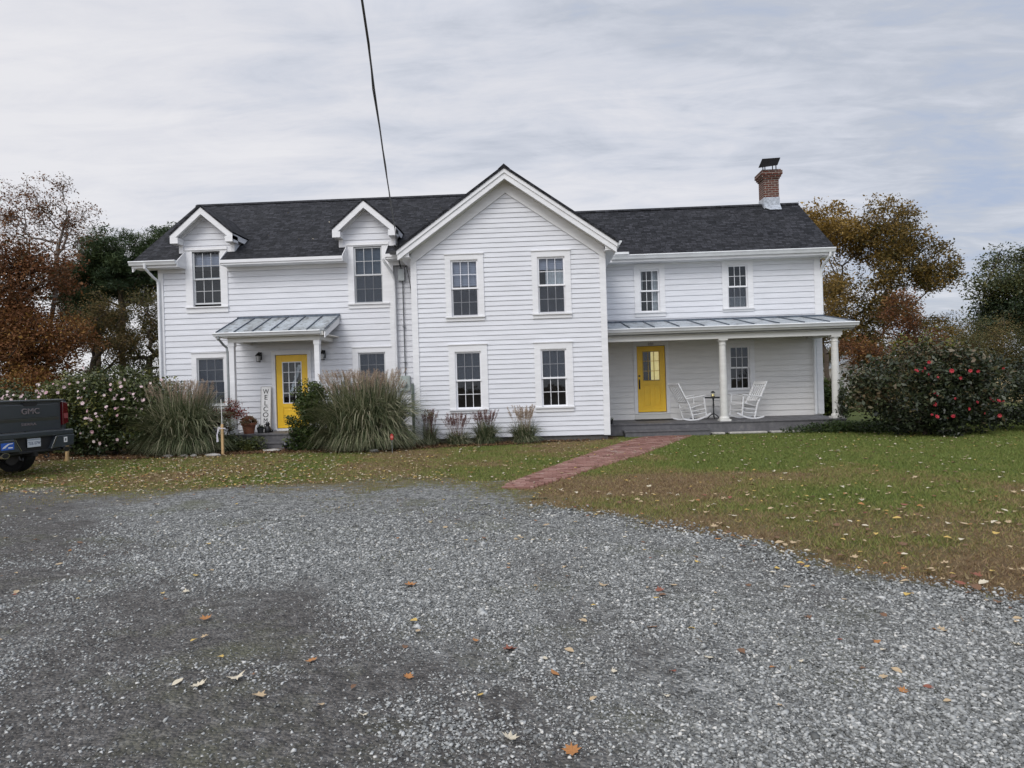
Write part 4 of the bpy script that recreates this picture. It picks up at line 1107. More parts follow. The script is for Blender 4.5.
def leaf_quads(rng_, C, ctint, per, spread, size, flat=.75, aspect=.55, tjit=.12, up=.3, sizevar=.35, gap=None):
    n = len(C) * per
    c = np.repeat(C, per, 0) + rng_.normal(0, 1, (n, 3)).clip(-1.55, 1.55) * np.array([spread, spread, spread * flat])
    t = np.repeat(ctint, per) + rng_.normal(0, tjit, n)
    nrm = rng_.normal(0, 1, (n, 3)); nrm[:, 2] = np.abs(nrm[:, 2]) + up; nrm /= np.linalg.norm(nrm, axis=1, keepdims=True)
    ax = rng_.normal(0, 1, (n, 3)); ax -= nrm * (ax * nrm).sum(1, keepdims=True); ax /= np.maximum(np.linalg.norm(ax, axis=1, keepdims=True), 1e-6)
    bx = np.cross(nrm, ax); s = (size * (1 + sizevar * rng_.normal(0, 1, n)).clip(.4, 2))[:, None]
    fold = nrm * s * .12
    V = np.stack([c - ax * s * .5, c + bx * s * .5 * aspect - fold + ax * s * .06, c + ax * s * .5, c - bx * s * .5 * aspect - fold + ax * s * .06], 1)
    F = np.arange(4 * n).reshape(n, 4)
    return V, F, np.repeat(np.clip(t, 0, 1), 4), c
def sample_crown(rng_, ells, n, gapscale=0.0, gapthr=-.2, shell=.45, seed=0):
    vols = np.array([e[3] * e[4] * e[5] for e in ells]) ** .75; w = vols / vols.sum()
    out = []; who = []
    tries = 0
    while len(out) < n and tries < n * 30:
        tries += 1
        k = rng_.choice(len(ells), p=w); e = ells[k]
        d = rng_.normal(0, 1, 3); d /= np.linalg.norm(d); r = rng_.random() ** shell
        p = np.array([e[0] + d[0] * r * e[3], e[1] + d[1] * r * e[4], e[2] + d[2] * r * e[5]])
        if gapscale and mnoise.noise((p[0] * gapscale + seed, p[1] * gapscale, p[2] * gapscale)) < gapthr: continue
        out.append(p); who.append(k)
    return np.array(out), np.array(who)
def tree(name, label, cat, base, trunk_h, ells, nclus, per, spread, size, leafmat, barkmat, trunk_r, seed, tints=None, flat=.7, gap=.35, gapthr=-.18,
         lean=(0, 0), rtip=.012, group=None, nstems=1, aspect=.55, shell=.45, seg=.8, tjit=.12, up=.3, leafname='foliage', bare=0.0, bz=0.0):
    """base (x,y); crown ellipsoids are relative to the base: (x, y, z, rx, ry, rz)"""
    rg_ = np.random.default_rng(seed)
    o = thing(name, label, cat, (base[0], base[1], bz), 0, group)
    attr, who = sample_crown(rg_, ells, nclus, gap, gapthr, shell, seed)
    tp = [np.array((0, 0, -.1))]
    ns = 6
    for i in range(1, ns + 1):
        t = i / ns; tp.append(np.array((lean[0] * t ** 1.3 + rg_.normal(0, .03) * trunk_h * .3, lean[1] * t, trunk_h * t)))
    A, par, ends = grow_branches(rg_, attr, tp, seg, upbias=1.6 if nstems == 2 else .5)
    branch_mesh(A, par, trunk_r, rtip, 'trunk', barkmat, o)
    ct = np.array([(tints[k] if tints else .5) for k in who]) + rg_.normal(0, .10, len(who))
    C = attr; 
    if bare: kp = rg_.random(len(C)) > bare; C, ct = C[kp], ct[kp]
    V, F, T, c = leaf_quads(rg_, C, ct, per, spread, size, flat, aspect, tjit, up)
    f = mesh_np(leafname, V, F, leafmat, o, tint=T)
    return o, C, c
REDBROWN = tinted('russet_leaves', [(0, (.055, .048, .020)), (.28, (.12, .055, .026)), (.5, (.19, .078, .032)), (.72, (.23, .12, .038)), (.9, (.32, .19, .045)), (1, (.38, .25, .06))], .65, .25, .25)
OLIVE = tinted('olive_brown_leaves', [(0, (.036, .048, .020)), (.3, (.085, .088, .034)), (.55, (.14, .115, .045)), (.8, (.20, .13, .055)), (1, (.28, .20, .08))], .65, .25, .25)
OAK = tinted('golden_oak_leaves', [(0, (.036, .040, .015)), (.25, (.075, .070, .022)), (.5, (.15, .105, .030)), (.75, (.26, .165, .042)), (1, (.36, .24, .07))], .6, .3, .3)
PINE = tinted('pine_needles', [(0, (.012, .026, .012)), (.5, (.036, .062, .024)), (1, (.085, .115, .042))], .6, .15, .3)
DKGREEN = tinted('dark_evergreen_leaves', [(0, (.012, .024, .010)), (.5, (.036, .055, .022)), (.8, (.09, .098, .035)), (1, (.15, .14, .05))], .5, .15, .4)
CAMEL = tinted('glossy_camellia_leaves', [(0, (.012, .017, .008)), (.45, (.030, .042, .018)), (.75, (.066, .076, .034)), (1, (.125, .088, .045))], .42, .10, .45)
CAMELY = tinted('camellia_leaves_yellowing', [(0, (.012, .022, .008)), (.4, (.036, .054, .017)), (.75, (.095, .11, .030)), (1, (.20, .18, .05))], .42, .1, .45)
NAND = tinted('red_nandina_leaves', [(0, (.03, .03, .012)), (.3, (.10, .02, .014)), (.7, (.22, .022, .02)), (1, (.40, .12, .08))], .5, .2, .3)
GREENB = tinted('green_shrub_leaves', [(0, (.014, .030, .008)), (.5, (.040, .066, .014)), (1, (.11, .13, .03))], .5, .15, .35)

# --- left woodland
tree('oak_tree', 'big russet leaved oak at the left edge of the photo behind the pickup truck', 'tree', (-27.4, 36), 3.2,
     [(-1.5, 0, 7.7, 3.0, 2.6, 2.4), (1.1, -.3, 7.6, 2.5, 2.4, 2.3), (0, -.6, 4.6, 3.6, 2.8, 2.4), (2.4, -.4, 4.4, 2.0, 2, 1.9), (-2.6, -.4, 4.6, 2.4, 2.2, 2.2), (1.4, -1.6, 2.3, 2.2, 1.6, 1.3), (-1.6, -1.4, 1.7, 2.4, 1.4, 1.3)],
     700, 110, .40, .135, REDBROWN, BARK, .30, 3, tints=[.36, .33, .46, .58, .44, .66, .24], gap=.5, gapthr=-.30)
tree('bare_tree', 'tall nearly bare tree with a few red leaves rising above the russet oak', 'tree', (-28.4, 39.5), 11.6,
     [(-1.6, 0, 12.0, 2.0, 1.8, 2.2), (.2, 0, 12.4, 1.5, 1.5, 2.1), (1.7, 0, 11.3, 2.0, 1.6, 1.9), (1.55, 0, 13.5, .6, .5, 1.1)], 680, 10, .22, .11, REDBROWN, GREYBARK, .12, 5, tints=[.46, .40, .28, .25], gap=.5, gapthr=-.5, bare=.12, rtip=.0075, shell=.75, seg=.45, lean=(1.6, 0), nstems=2)
for i, (x, y, h, w, lab) in enumerate([(-31.2, 49, 11.2, 2.2, 'dark green pine furthest left of the pines, next to the bare tree'), (-28.2, 47, 12.5, 2.7, 'dark green pine in the middle of the pines left of the house'),
                                       (-25.0, 48, 12.9, 2.3, 'dark green pine whose crown shows just over the left roof edge')]):
    tree('pine_tree', lab, 'tree', (x, y), h * .72, [(0, 0, h - 1.3, w, w, 1.5), (-w * .5, 0, h - 2.6, w * .9, w, 1.1), (w * .55, .3, h - 2.2, w * .8, w * .8, 1.2), (0, 0, h - 3.9, w * .9, w * .9, 1.2)],
         230, 190, .36, .24, PINE, BARK, .22, 20 + i, tints=[.66, .45, .58, .32], aspect=.20, flat=.5, gap=.8, gapthr=-.05, group='pines behind the house', shell=.38)
for i, (x, y, h, lab, tt, sd_) in enumerate([(-27.0, 42, 8.0, 'olive brown thin leaved tree between the russet oak and the house', .62, 31), (-24.4, 43.5, 8.4, 'brownish open tree with dark trunk nearest the left house corner', .45, 34),
                                         (-21.6, 44, 8.2, 'olive tree partly hidden behind the left end of the house', .4, 37)]):
    tree('woodland_tree', lab, 'tree', (x, y), h * .45, [(0, 0, h - 2.0, 2.0, 1.8, 1.9), (-1.1, 0, h - 3.6, 1.6, 1.5, 1.5), (1.2, 0, h - 3.3, 1.6, 1.5, 1.5), (0, -.4, h * .36, 1.8, 1.3, 1.1)],
         260, 62, .33, .11, OLIVE, BARK, .22, sd_, tints=[tt, tt + .1, tt - .05, tt - .25], gap=.6, gapthr=-.12, group='thin trees left of the house', seg=.6)
tree('understory_shrub', 'low dark thicket growing under the trees left of the house', 'shrub', (-24.6, 38), .8, [(-3, 0, 1.5, 2.6, 1.6, 1.5), (0, 0, 1.4, 2.2, 1.6, 1.3), (2.6, 0, 1.5, 2.2, 1.6, 1.4), (4.5, .5, 1.3, 2.0, 1.4, 1.3)], 260, 110, .36, .11, OLIVE, BARK, .10, 41, tints=[.35, .12, .2, .15], gap=.5, gapthr=-.4)

# --- right side trees
tree('golden_oak', 'large golden brown oak behind the right end of the house', 'tree', (16.6, 41.5), 3.6,
     [(-.4, 0, 9.75, 2.7, 2.3, 1.6), (3.4, 0, 9.6, 2.5, 2.2, 2.1), (5.4, 0, 7.3, 1.8, 1.9, 2.0), (6.4, .2, 4.9, 1.6, 1.6, 1.3), (1.8, -.3, 7.4, 2.2, 2.0, 1.5), (-.2, 0, 6.3, 1.6, 1.6, 1.9), (2.8, -.6, 5.0, 2.0, 1.4, 1.1), (-.2, -.3, 4.0, 1.3, 1.2, 1.2), (1.6, -.5, 3.4, 1.6, 1.2, .9)],
     1150, 46, .26, .14, OAK, BARK, .15, 51, tints=[.80, .56, .46, .38, .52, .64, .42, .40, .46], gap=.48, gapthr=-.06, lean=(.9, 0), seg=.7, rtip=.013)
tree('slender_tree', 'slender multi branched tree seen between the right house corner and the golden oak', 'tree', (15.3, 38.5), 2.6,
     [(0, 0, 5.9, 1.1, 1.2, 1.7), (.7, 0, 4.2, 1.1, 1, 1.2), (-.5, 0, 3.6, .9, .9, 1.2)], 150, 40, .28, .10, OAK, BARK, .13, 53, tints=[.62, .45, .35], gap=.6, gapthr=-.1, rtip=.014)
tree('russet_tree', 'small russet tree just above the red flowering bush right of the porch', 'tree', (14.9, 30), 1.8, [(0.1, 0, 3.9, .75, .8, .95), (-.6, 0, 2.9, 1.1, .9, .9), (.8, 0, 2.5, .9, .9, .8), (-1.5, 0, 2.4, 1.0, .8, .8)], 150, 80, .22, .085, REDBROWN, BARK, .08, 55, tints=[.42, .30, .35, .5], gap=.8, gapthr=-.25)
tree('evergreen_tree', 'dark spreading evergreen at the right edge of the photo', 'tree', (37.2, 55), 4.0,
     [(0, 0, 9.2, 3.3, 3, 1.7), (-2.2, 0, 8.0, 2.2, 2.4, 1.4), (1.8, 0, 8.0, 2.6, 2.4, 2.0), (-1.4, 0, 6.0, 2.5, 2.4, 1.2), (-2.9, 0, 4.7, 1.7, 1.8, .9), (1, 0, 5, 3, 2.6, 1.7)],
     380, 120, .50, .19, DKGREEN, BARK, .40, 57, tints=[.62, .70, .40, .30, .45, .25], gap=.42, gapthr=-.18)
tree('evergreen_tree', 'dark evergreen beyond the right edge, behind the spreading one', 'tree', (43.5, 60), 4.0, [(0, 0, 8.8, 3.6, 3, 2.2), (-1, 0, 5.5, 3.6, 3, 2.6)], 240, 100, .55, .2, DKGREEN, BARK, .4, 58, tints=[.4, .3], gap=.42, gapthr=-.25)
for i, (x, y, w, h, tt, lab) in enumerate([(25.0, 46, 2.8, 5.0, .42, 'brown leaved thicket beyond the red flowering bush, below the open sky gap'), (29.0, 48, 3.2, 5.6, .50, 'olive brown thicket left of the dark evergreen'), (33.5, 47, 3.2, 5.4, .32, 'dark thicket under the spreading evergreen'),
                                           (21.0, 50, 2.4, 3.8, .45, 'low scrub under the golden oak'), (38.5, 48, 3.4, 5.2, .3, 'dark scrub at the far right edge')]):
    tree('thicket', lab, 'shrub', (x, y), 1.0, [(0, 0, h * .62, w, 1.8, h * .36), (-w * .5, -.3, h * .38, w * .7, 1.5, h * .34), (w * .5, -.3, h * .4, w * .7, 1.5, h * .34)], 170, 130, .40, .10, OLIVE, BARK, .09, 61 + i, tints=[tt, tt - .1, tt - .05], gap=.5, gapthr=-.5, group='scrub beyond the lawn')
# far wood along the horizon, read as one mass
def far_wood():
    rg_ = np.random.default_rng(90); C = []; ct = []
    for k in range(420):
        x = rg_.uniform(-150, 170); y = 120 + rg_.uniform(0, 25); h = 4.5 + 3.0 * mnoise.noise((x * .06, 3, 0)) + rg_.uniform(-1, 1.2)
        for q in range(5): C.append((x + rg_.normal(0, 1.3), y, max(.5, h * (q + .6) / 5.2))); ct.append(.35 + .3 * mnoise.noise((x * .11, 9, 1)))
    V, F, T, _ = leaf_quads(rg_, np.array(C), np.array(ct), 26, .95, .75, .8)
    o = mesh_np('distant_woods', V, F, OLIVE, tint=T)
    tag(o, 'far line of bare autumn woods along the horizon', 'woods', kind='stuff')
far_wood()

# --- shrubs near the house
def flower_mesh(name, mat, petals=7, r=.045):
    rr = random.Random(3); mb = MB()
    for ringi, (rad, lift, np_) in enumerate(((r, .25, petals), (r * .62, .75, petals - 2))):
        for k in range(np_):
            a = 2 * math.pi * (k + ringi * .5) / np_; w = rad * .55
            c_, s_ = math.cos(a), math.sin(a)
            p0 = (0, 0, 0); p1 = (c_ * rad * .6 - s_ * w * .6, s_ * rad * .6 + c_ * w * .6, rad * lift * .5); p2 = (c_ * rad, s_ * rad, rad * lift); p3 = (c_ * rad * .6 + s_ * w * .6, s_ * rad * .6 - c_ * w * .6, rad * lift * .5)
            mb.add([p0, p1, p2, p3], [(0, 1, 2, 3)])
    me = bpy.data.meshes.new(name); me.from_pydata(mb.v, [], mb.f); me.materials.append(mat); return me
PINKF = [flower_mesh('flower', plain('pale_pink_petal', (.70, .54, .55), .6, .15)), flower_mesh('flower', plain('white_petal', (.74, .62, .60), .6, .12)), flower_mesh('flower', plain('rose_petal', (.58, .36, .40), .6, .2))]
REDF = [flower_mesh('flower', plain('red_petal', (.40, .022, .035), .6, .2), r=.050), flower_mesh('flower', plain('salmon_petal', (.44, .05, .06), .6, .2), r=.044)]
def add_flowers(o, C, n, meshes, seed, sel, size=(.8, 1.5), out=.12):
    """C: leaf positions local to o; flowers sit on the outer leaves towards the lawn"""
    rg_ = random.Random(seed); idx = [i for i in range(len(C)) if sel(C[i])]
    rg_.shuffle(idx)
    for i in idx[:n]:
        p = C[i]; me = meshes[0] if len(meshes) == 1 else rg_.choice(meshes)
        f = bpy.data.objects.new('flower', me); COL.objects.link(f); f.parent = o
        f.location = (p[0], p[1] - out, p[2]); f.rotation_euler = (R(rg_.uniform(40, 110)), R(rg_.uniform(-40, 40)), R(rg_.uniform(-40, 40))); k = rg_.uniform(*size); f.scale = (k, k, k)
b1, C1, L1 = tree('camellia_bush', 'large dark camellia bush covered in pale pink and white flowers left of the house', 'shrub', (-10.9, 17.75), .5,
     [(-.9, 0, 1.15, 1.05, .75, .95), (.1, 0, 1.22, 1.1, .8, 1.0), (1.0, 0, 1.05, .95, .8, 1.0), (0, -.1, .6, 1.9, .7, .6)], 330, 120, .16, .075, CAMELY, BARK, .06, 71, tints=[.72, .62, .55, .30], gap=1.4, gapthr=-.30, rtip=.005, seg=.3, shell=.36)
front = lambda ymax: (lambda p: p[1] < ymax)
add_flowers(b1, L1, 92, [PINKF[0], PINKF[0], PINKF[2], PINKF[1]], 8, lambda p: p[1] < -.40 and (p[2] > 1.15 or (p[0] > -.6 and p[2] > .25 and math.sin(p[0] * 37 + p[2] * 23) > .3)), (.6, 1.2), .17)
b2, C2, L2 = tree('camellia_bush', 'pink flowering camellia bush showing over the tailgate of the truck', 'shrub', (-13.75, 18.6), .5, [(-.6, 0, 1.25, .95, .8, .75), (.7, 0, 1.15, .95, .8, .75), (0, 0, .5, 1.3, .7, .5)], 170, 110, .16, .075, CAMELY, BARK, .05, 72, tints=[.5, .45, .3], gap=1.4, gapthr=-.35, rtip=.005, seg=.3, shell=.34)
add_flowers(b2, L2, 70, [PINKF[0], PINKF[1], PINKF[0]], 9, lambda p: p[1] < .25 and p[2] > 1.38, (.7, 1.4))
b3, C3, L3 = tree('camellia_bush', 'big dark green bush with scattered red flowers on the lawn right of the porch', 'shrub', (9.15, 17.3), .5,
     [(-.45, 0, 1.25, .95, .80, .80), (.45, .1, 1.15, 1.0, .85, .80), (1.15, .1, 1.10, .75, .8, .85), (.2, -.1, .55, 1.30, .85, .52), (-.15, 0, 1.95, .55, .45, .34), (-1.35, .1, 1.15, .55, .6, .55), (.75, .1, 1.80, .40, .4, .30)], 430, 52, .19, .092, CAMEL, BARK, .06, 73, tints=[.54, .44, .50, .16, .82, .72, .78], gap=1.3, gapthr=-.14, rtip=.005, seg=.3, shell=.44, tjit=.24)  # lowest lobe tinted dark: shadow at the foot put into the leaves
add_flowers(b3, L3, 30, REDF, 10, lambda p: p[1] < -.40 and p[2] > .45 and (p[2] > 1.45 or (p[0] > -1 and math.sin(p[0] * 31 + p[2] * 17) > .75)), (.6, 1.2), .10)
b4, C4, L4 = tree('camellia_bush', 'red flowered bush cut by the right edge of the photo', 'shrub', (11.9, 17.9), .5, [(0, 0, 1.25, .8, .8, .7), (.8, 0, 1.0, .8, .8, .9), (-.1, 0, .35, .9, .7, .3)], 130, 105, .15, .072, CAMEL, BARK, .05, 74, tints=[.5, .45, .3], gap=1.2, gapthr=-.3, rtip=.005, seg=.3)
add_flowers(b4, L4, 8, REDF, 12, lambda p: p[1] < -.45 and p[2] > 1.1, (.6, 1.1))
tree('yellowing_sapling', 'thin sapling with yellow green leaves poking out above the red flowering bush', 'plant', (9.6, 18.3), 1.3, [(0, 0, 2.25, .55, .35, .40), (-.6, 0, 2.2, .4, .35, .4), (.75, 0, 2.15, .3, .3, .25)], 30, 12, .10, .075, tinted('yellow_green_leaves', [(0, (.06, .08, .02)), (.5, (.17, .19, .04)), (1, (.30, .12, .04))], .5, .3), BARK, .025, 75, rtip=.005, seg=.3, gap=0)
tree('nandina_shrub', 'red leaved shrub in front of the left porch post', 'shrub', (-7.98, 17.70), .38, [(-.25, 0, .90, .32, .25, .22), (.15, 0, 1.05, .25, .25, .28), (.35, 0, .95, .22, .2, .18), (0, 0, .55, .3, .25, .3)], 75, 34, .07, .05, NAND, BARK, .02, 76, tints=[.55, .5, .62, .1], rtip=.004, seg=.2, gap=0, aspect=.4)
tree('low_shrub', 'low olive shrub in front of the left porch deck', 'shrub', (-7.45, 17.75), .12, [(-.35, 0, .22, .36, .25, .20), (.15, 0, .20, .28, .25, .18)], 70, 46, .07, .05, CAMELY, BARK, .015, 77, tints=[.5, .6], rtip=.004, seg=.2, gap=0)
tree('green_shrub', 'rounded bright green shrub between the left yellow door and the tall grass', 'shrub', (-5.75, 17.55), .35, [(0, 0, 1.2, .42, .45, .55), (-.1, 0, .8, .42, .45, .5), (.2, 0, .4, .4, .4, .4), (-.2, 0, .3, .35, .35, .3)], 150, 95, .10, .06, GREENB, BARK, .03, 78, tints=[.58, .45, .3, .35], rtip=.004, seg=.25, gap=1.5, gapthr=-.35)
tree('climbing_vine', 'leafy vine climbing the right end porch column', 'vine', (8.13, 19.62), .3, [(.02, 0, .55, .12, .10, .5), (.05, -.02, .95, .08, .08, .35)], 46, 22, .05, .045, CAMEL, BARK, .012, 79, tints=[.4, .6], rtip=.003, seg=.2, gap=0, bz=.1)
tree('ground_ivy', 'low green ivy spilling round the right end of the porch deck', 'ground cover', (8.0, 18.9), .08, [(0, 0, .14, 1.1, .55, .13), (.8, -.4, .12, .9, .5, .12), (-1.0, .1, .08, .6, .3, .08)], 150, 60, .09, .05, GREENB, BARK, .012, 80, tints=[.35, .4, .35], rtip=.003, seg=.3, gap=0)
tree('leafy_shrub', 'bright green shrub glimpsed between the two right porch columns', 'shrub', (9.1, 23.0), .3, [(0, 0, .8, .5, .5, .6), (.3, 0, .5, .6, .5, .5)], 70, 60, .12, .10, GREENB, BARK, .02, 81, tints=[.8, .6], rtip=.004, seg=.2, gap=0)
tree('side_shrub', 'sparse shrub beyond the end of the porch with tan grass behind it', 'shrub', (10.4, 21.5), .4, [(0, 0, 1.3, .7, .6, .8), (.5, 0, .8, .9, .7, .6), (-.5, 0, .9, .5, .5, .6)], 100, 50, .16, .07, OLIVE, BARK, .03, 82, tints=[.35, .45, .25], rtip=.005, seg=.3, gap=1, gapthr=-.2)

# --- ornamental grasses
GR_BLADE = tinted('ornamental_grass_blade', [(0, (.024, .038, .016)), (.3, (.065, .088, .040)), (.55, (.13, .15, .075)), (.78, (.27, .27, .16)), (1, (.46, .42, .29))], .55, .2, .3)
GR_PLUME = tinted('grass_plume', [(0, (.24, .17, .125)), (.5, (.42, .32, .24)), (1, (.60, .51, .40))], .9, .3, .15)
def ornamental_grass(label, base, n, hgt, spread, crown_r, seed, plumes, plume_h, wid=.007, tmean=.42, droop=1.0, plume_col=None):
    rg_ = np.random.default_rng(seed)
    o = thing('ornamental_grass', label, 'grass clump', (base[0], base[1], 0), 0, 'ornamental grasses in the front bed')
    a = rg_.random(n) * 6.283; r0 = crown_r * np.sqrt(rg_.random(n)); bx = np.cos(a) * r0; by = np.sin(a) * r0 * .7
    az = a + rg_.normal(0, .7, n); H_ = hgt * (.68 + .32 * rg_.random(n)); q_ = rg_.random(n); out = spread * (.12 + .88 * q_ ** 1.1)
    dr = droop * np.clip(.05 + .80 * q_ + rg_.normal(0, .20, n), 0, 1.05) * .80
    sk = rg_.random(n) < .45                 # low outer skirt that arches to the ground
    H_ = np.where(sk, H_ * (.42 + .3 * rg_.random(n)), H_); dr = np.where(sk, droop * (.85 + .25 * rg_.random(n)), dr); out = np.where(sk, spread * (.36 + .46 * rg_.random(n)), out)
    ts = np.linspace(0, 1, 6); V = np.zeros((n, 6, 2, 3), np.float32)
    ww = wid * (.6 + .8 * rg_.random(n))
    for i, t in enumerate(ts):
        rad = out * t ** 1.5; z = H_ * (t ** .85) * 1.12 - dr * H_ * t ** 2.8
        cx = bx + np.cos(az) * rad; cy = by + np.sin(az) * rad
        w = ww * (1 - t ** 2) + .0008
        sx, sy = -np.sin(az) * w, np.cos(az) * w
        tw = rg_.normal(0, .3, n) * 0
        z = np.minimum(z, H_ * 1.02)
        V[:, i, 0] = np.stack([cx - sx, cy - sy, np.maximum(z, .01)], -1); V[:, i, 1] = np.stack([cx + sx, cy + sy, np.maximum(z, .01) + w * .8], -1)
    b = np.arange(n)[:, None] * 12
    F = np.concatenate([np.stack([b + 2 * i, b + 2 * i + 1, b + 2 * i + 3, b + 2 * i + 2], -1) for i in range(5)], 1).reshape(-1, 4)
    T = np.clip(np.repeat(rg_.normal(tmean, .26, n), 12), 0, 1)
    mesh_np('blades', V, F, GR_BLADE, o, tint=T)
    if plumes:
        # stems with feathery heads
        Vs = []; Ts = []
        for k in range(plumes):
            aa = rg_.random() * 6.283; r = crown_r * .95 * math.sqrt(rg_.random()); top = np.array((math.cos(aa) * r * 1.5 + rg_.normal(0, .05), math.sin(aa) * r * .9, plume_h * (.78 + .22 * rg_.random())))
            bot = np.array((math.cos(aa) * r * .6, math.sin(aa) * r * .4, plume_h * .3))
            d = top - bot; d /= np.linalg.norm(d); tt = rg_.normal(.5, .2)
            Vs.append([bot + (-.002, 0, 0), bot + (.002, 0, 0), top + (.0015, 0, 0), top + (-.0015, 0, 0)]); Ts += [tt * .6] * 4
            L = .16 + .10 * rg_.random()
            for q in range(40):
                s = rg_.random(); p = top - d * (1 - s) * L; dv = d * .55 + rg_.normal(0, .45, 3); dv *= (.038 + .025 * rg_.random()) / np.linalg.norm(dv)
                sd2 = np.cross(dv, rg_.normal(0, 1, 3)); sd2 *= .0034 / max(1e-6, np.linalg.norm(sd2))
                Vs.append([p - sd2, p + sd2, p + dv + sd2 * .4, p + dv - sd2 * .4]); Ts += [tt + rg_.normal(0, .15)] * 4
        Vs = np.array(Vs); mesh_np('plumes', Vs, np.arange(len(Vs) * 4).reshape(-1, 4), plume_col or GR_PLUME, o, tint=np.clip(Ts, 0, 1))
    return o
REDPL = tinted('red_grass_plume', [(0, (.11, .055, .055)), (.5, (.20, .10, .09)), (1, (.32, .20, .16))], .9, .3, .15)
ornamental_grass('large arching green grass clump with tan plumes under the left ground floor window', (-8.95, 17.35), 4200, 1.78, 1.18, .62, 101, 170, 1.88, .010, tmean=.54)
ornamental_grass('largest grass clump with pinkish tan plumes beside the bright green shrub', (-4.35, 17.35), 5600, 1.92, 1.22, .80, 102, 250, 2.0, .010, tmean=.57)
ornamental_grass('small sparse grass tuft nearest the electric meter', (-2.85, 18.05), 420, .72, .30, .16, 103, 40, .95, .0045, tmean=.55, plume_col=REDPL)
ornamental_grass('low reddish grass tuft left of the lower left gable window', (-2.15, 18.0), 620, .46, .45, .24, 104, 46, .82, .0045, tmean=.5, plume_col=REDPL)
ornamental_grass('dense green grass tuft directly under the lower left gable window', (-1.42, 18.02), 900, .72, .42, .22, 105, 44, .90, .005, tmean=.42, plume_col=REDPL)
ornamental_grass('loose green grass tuft under the gap between the lower gable windows', (-.45, 18.02), 850, .66, .48, .24, 106, 54, .98, .005, tmean=.46, plume_col=GR_PLUME)

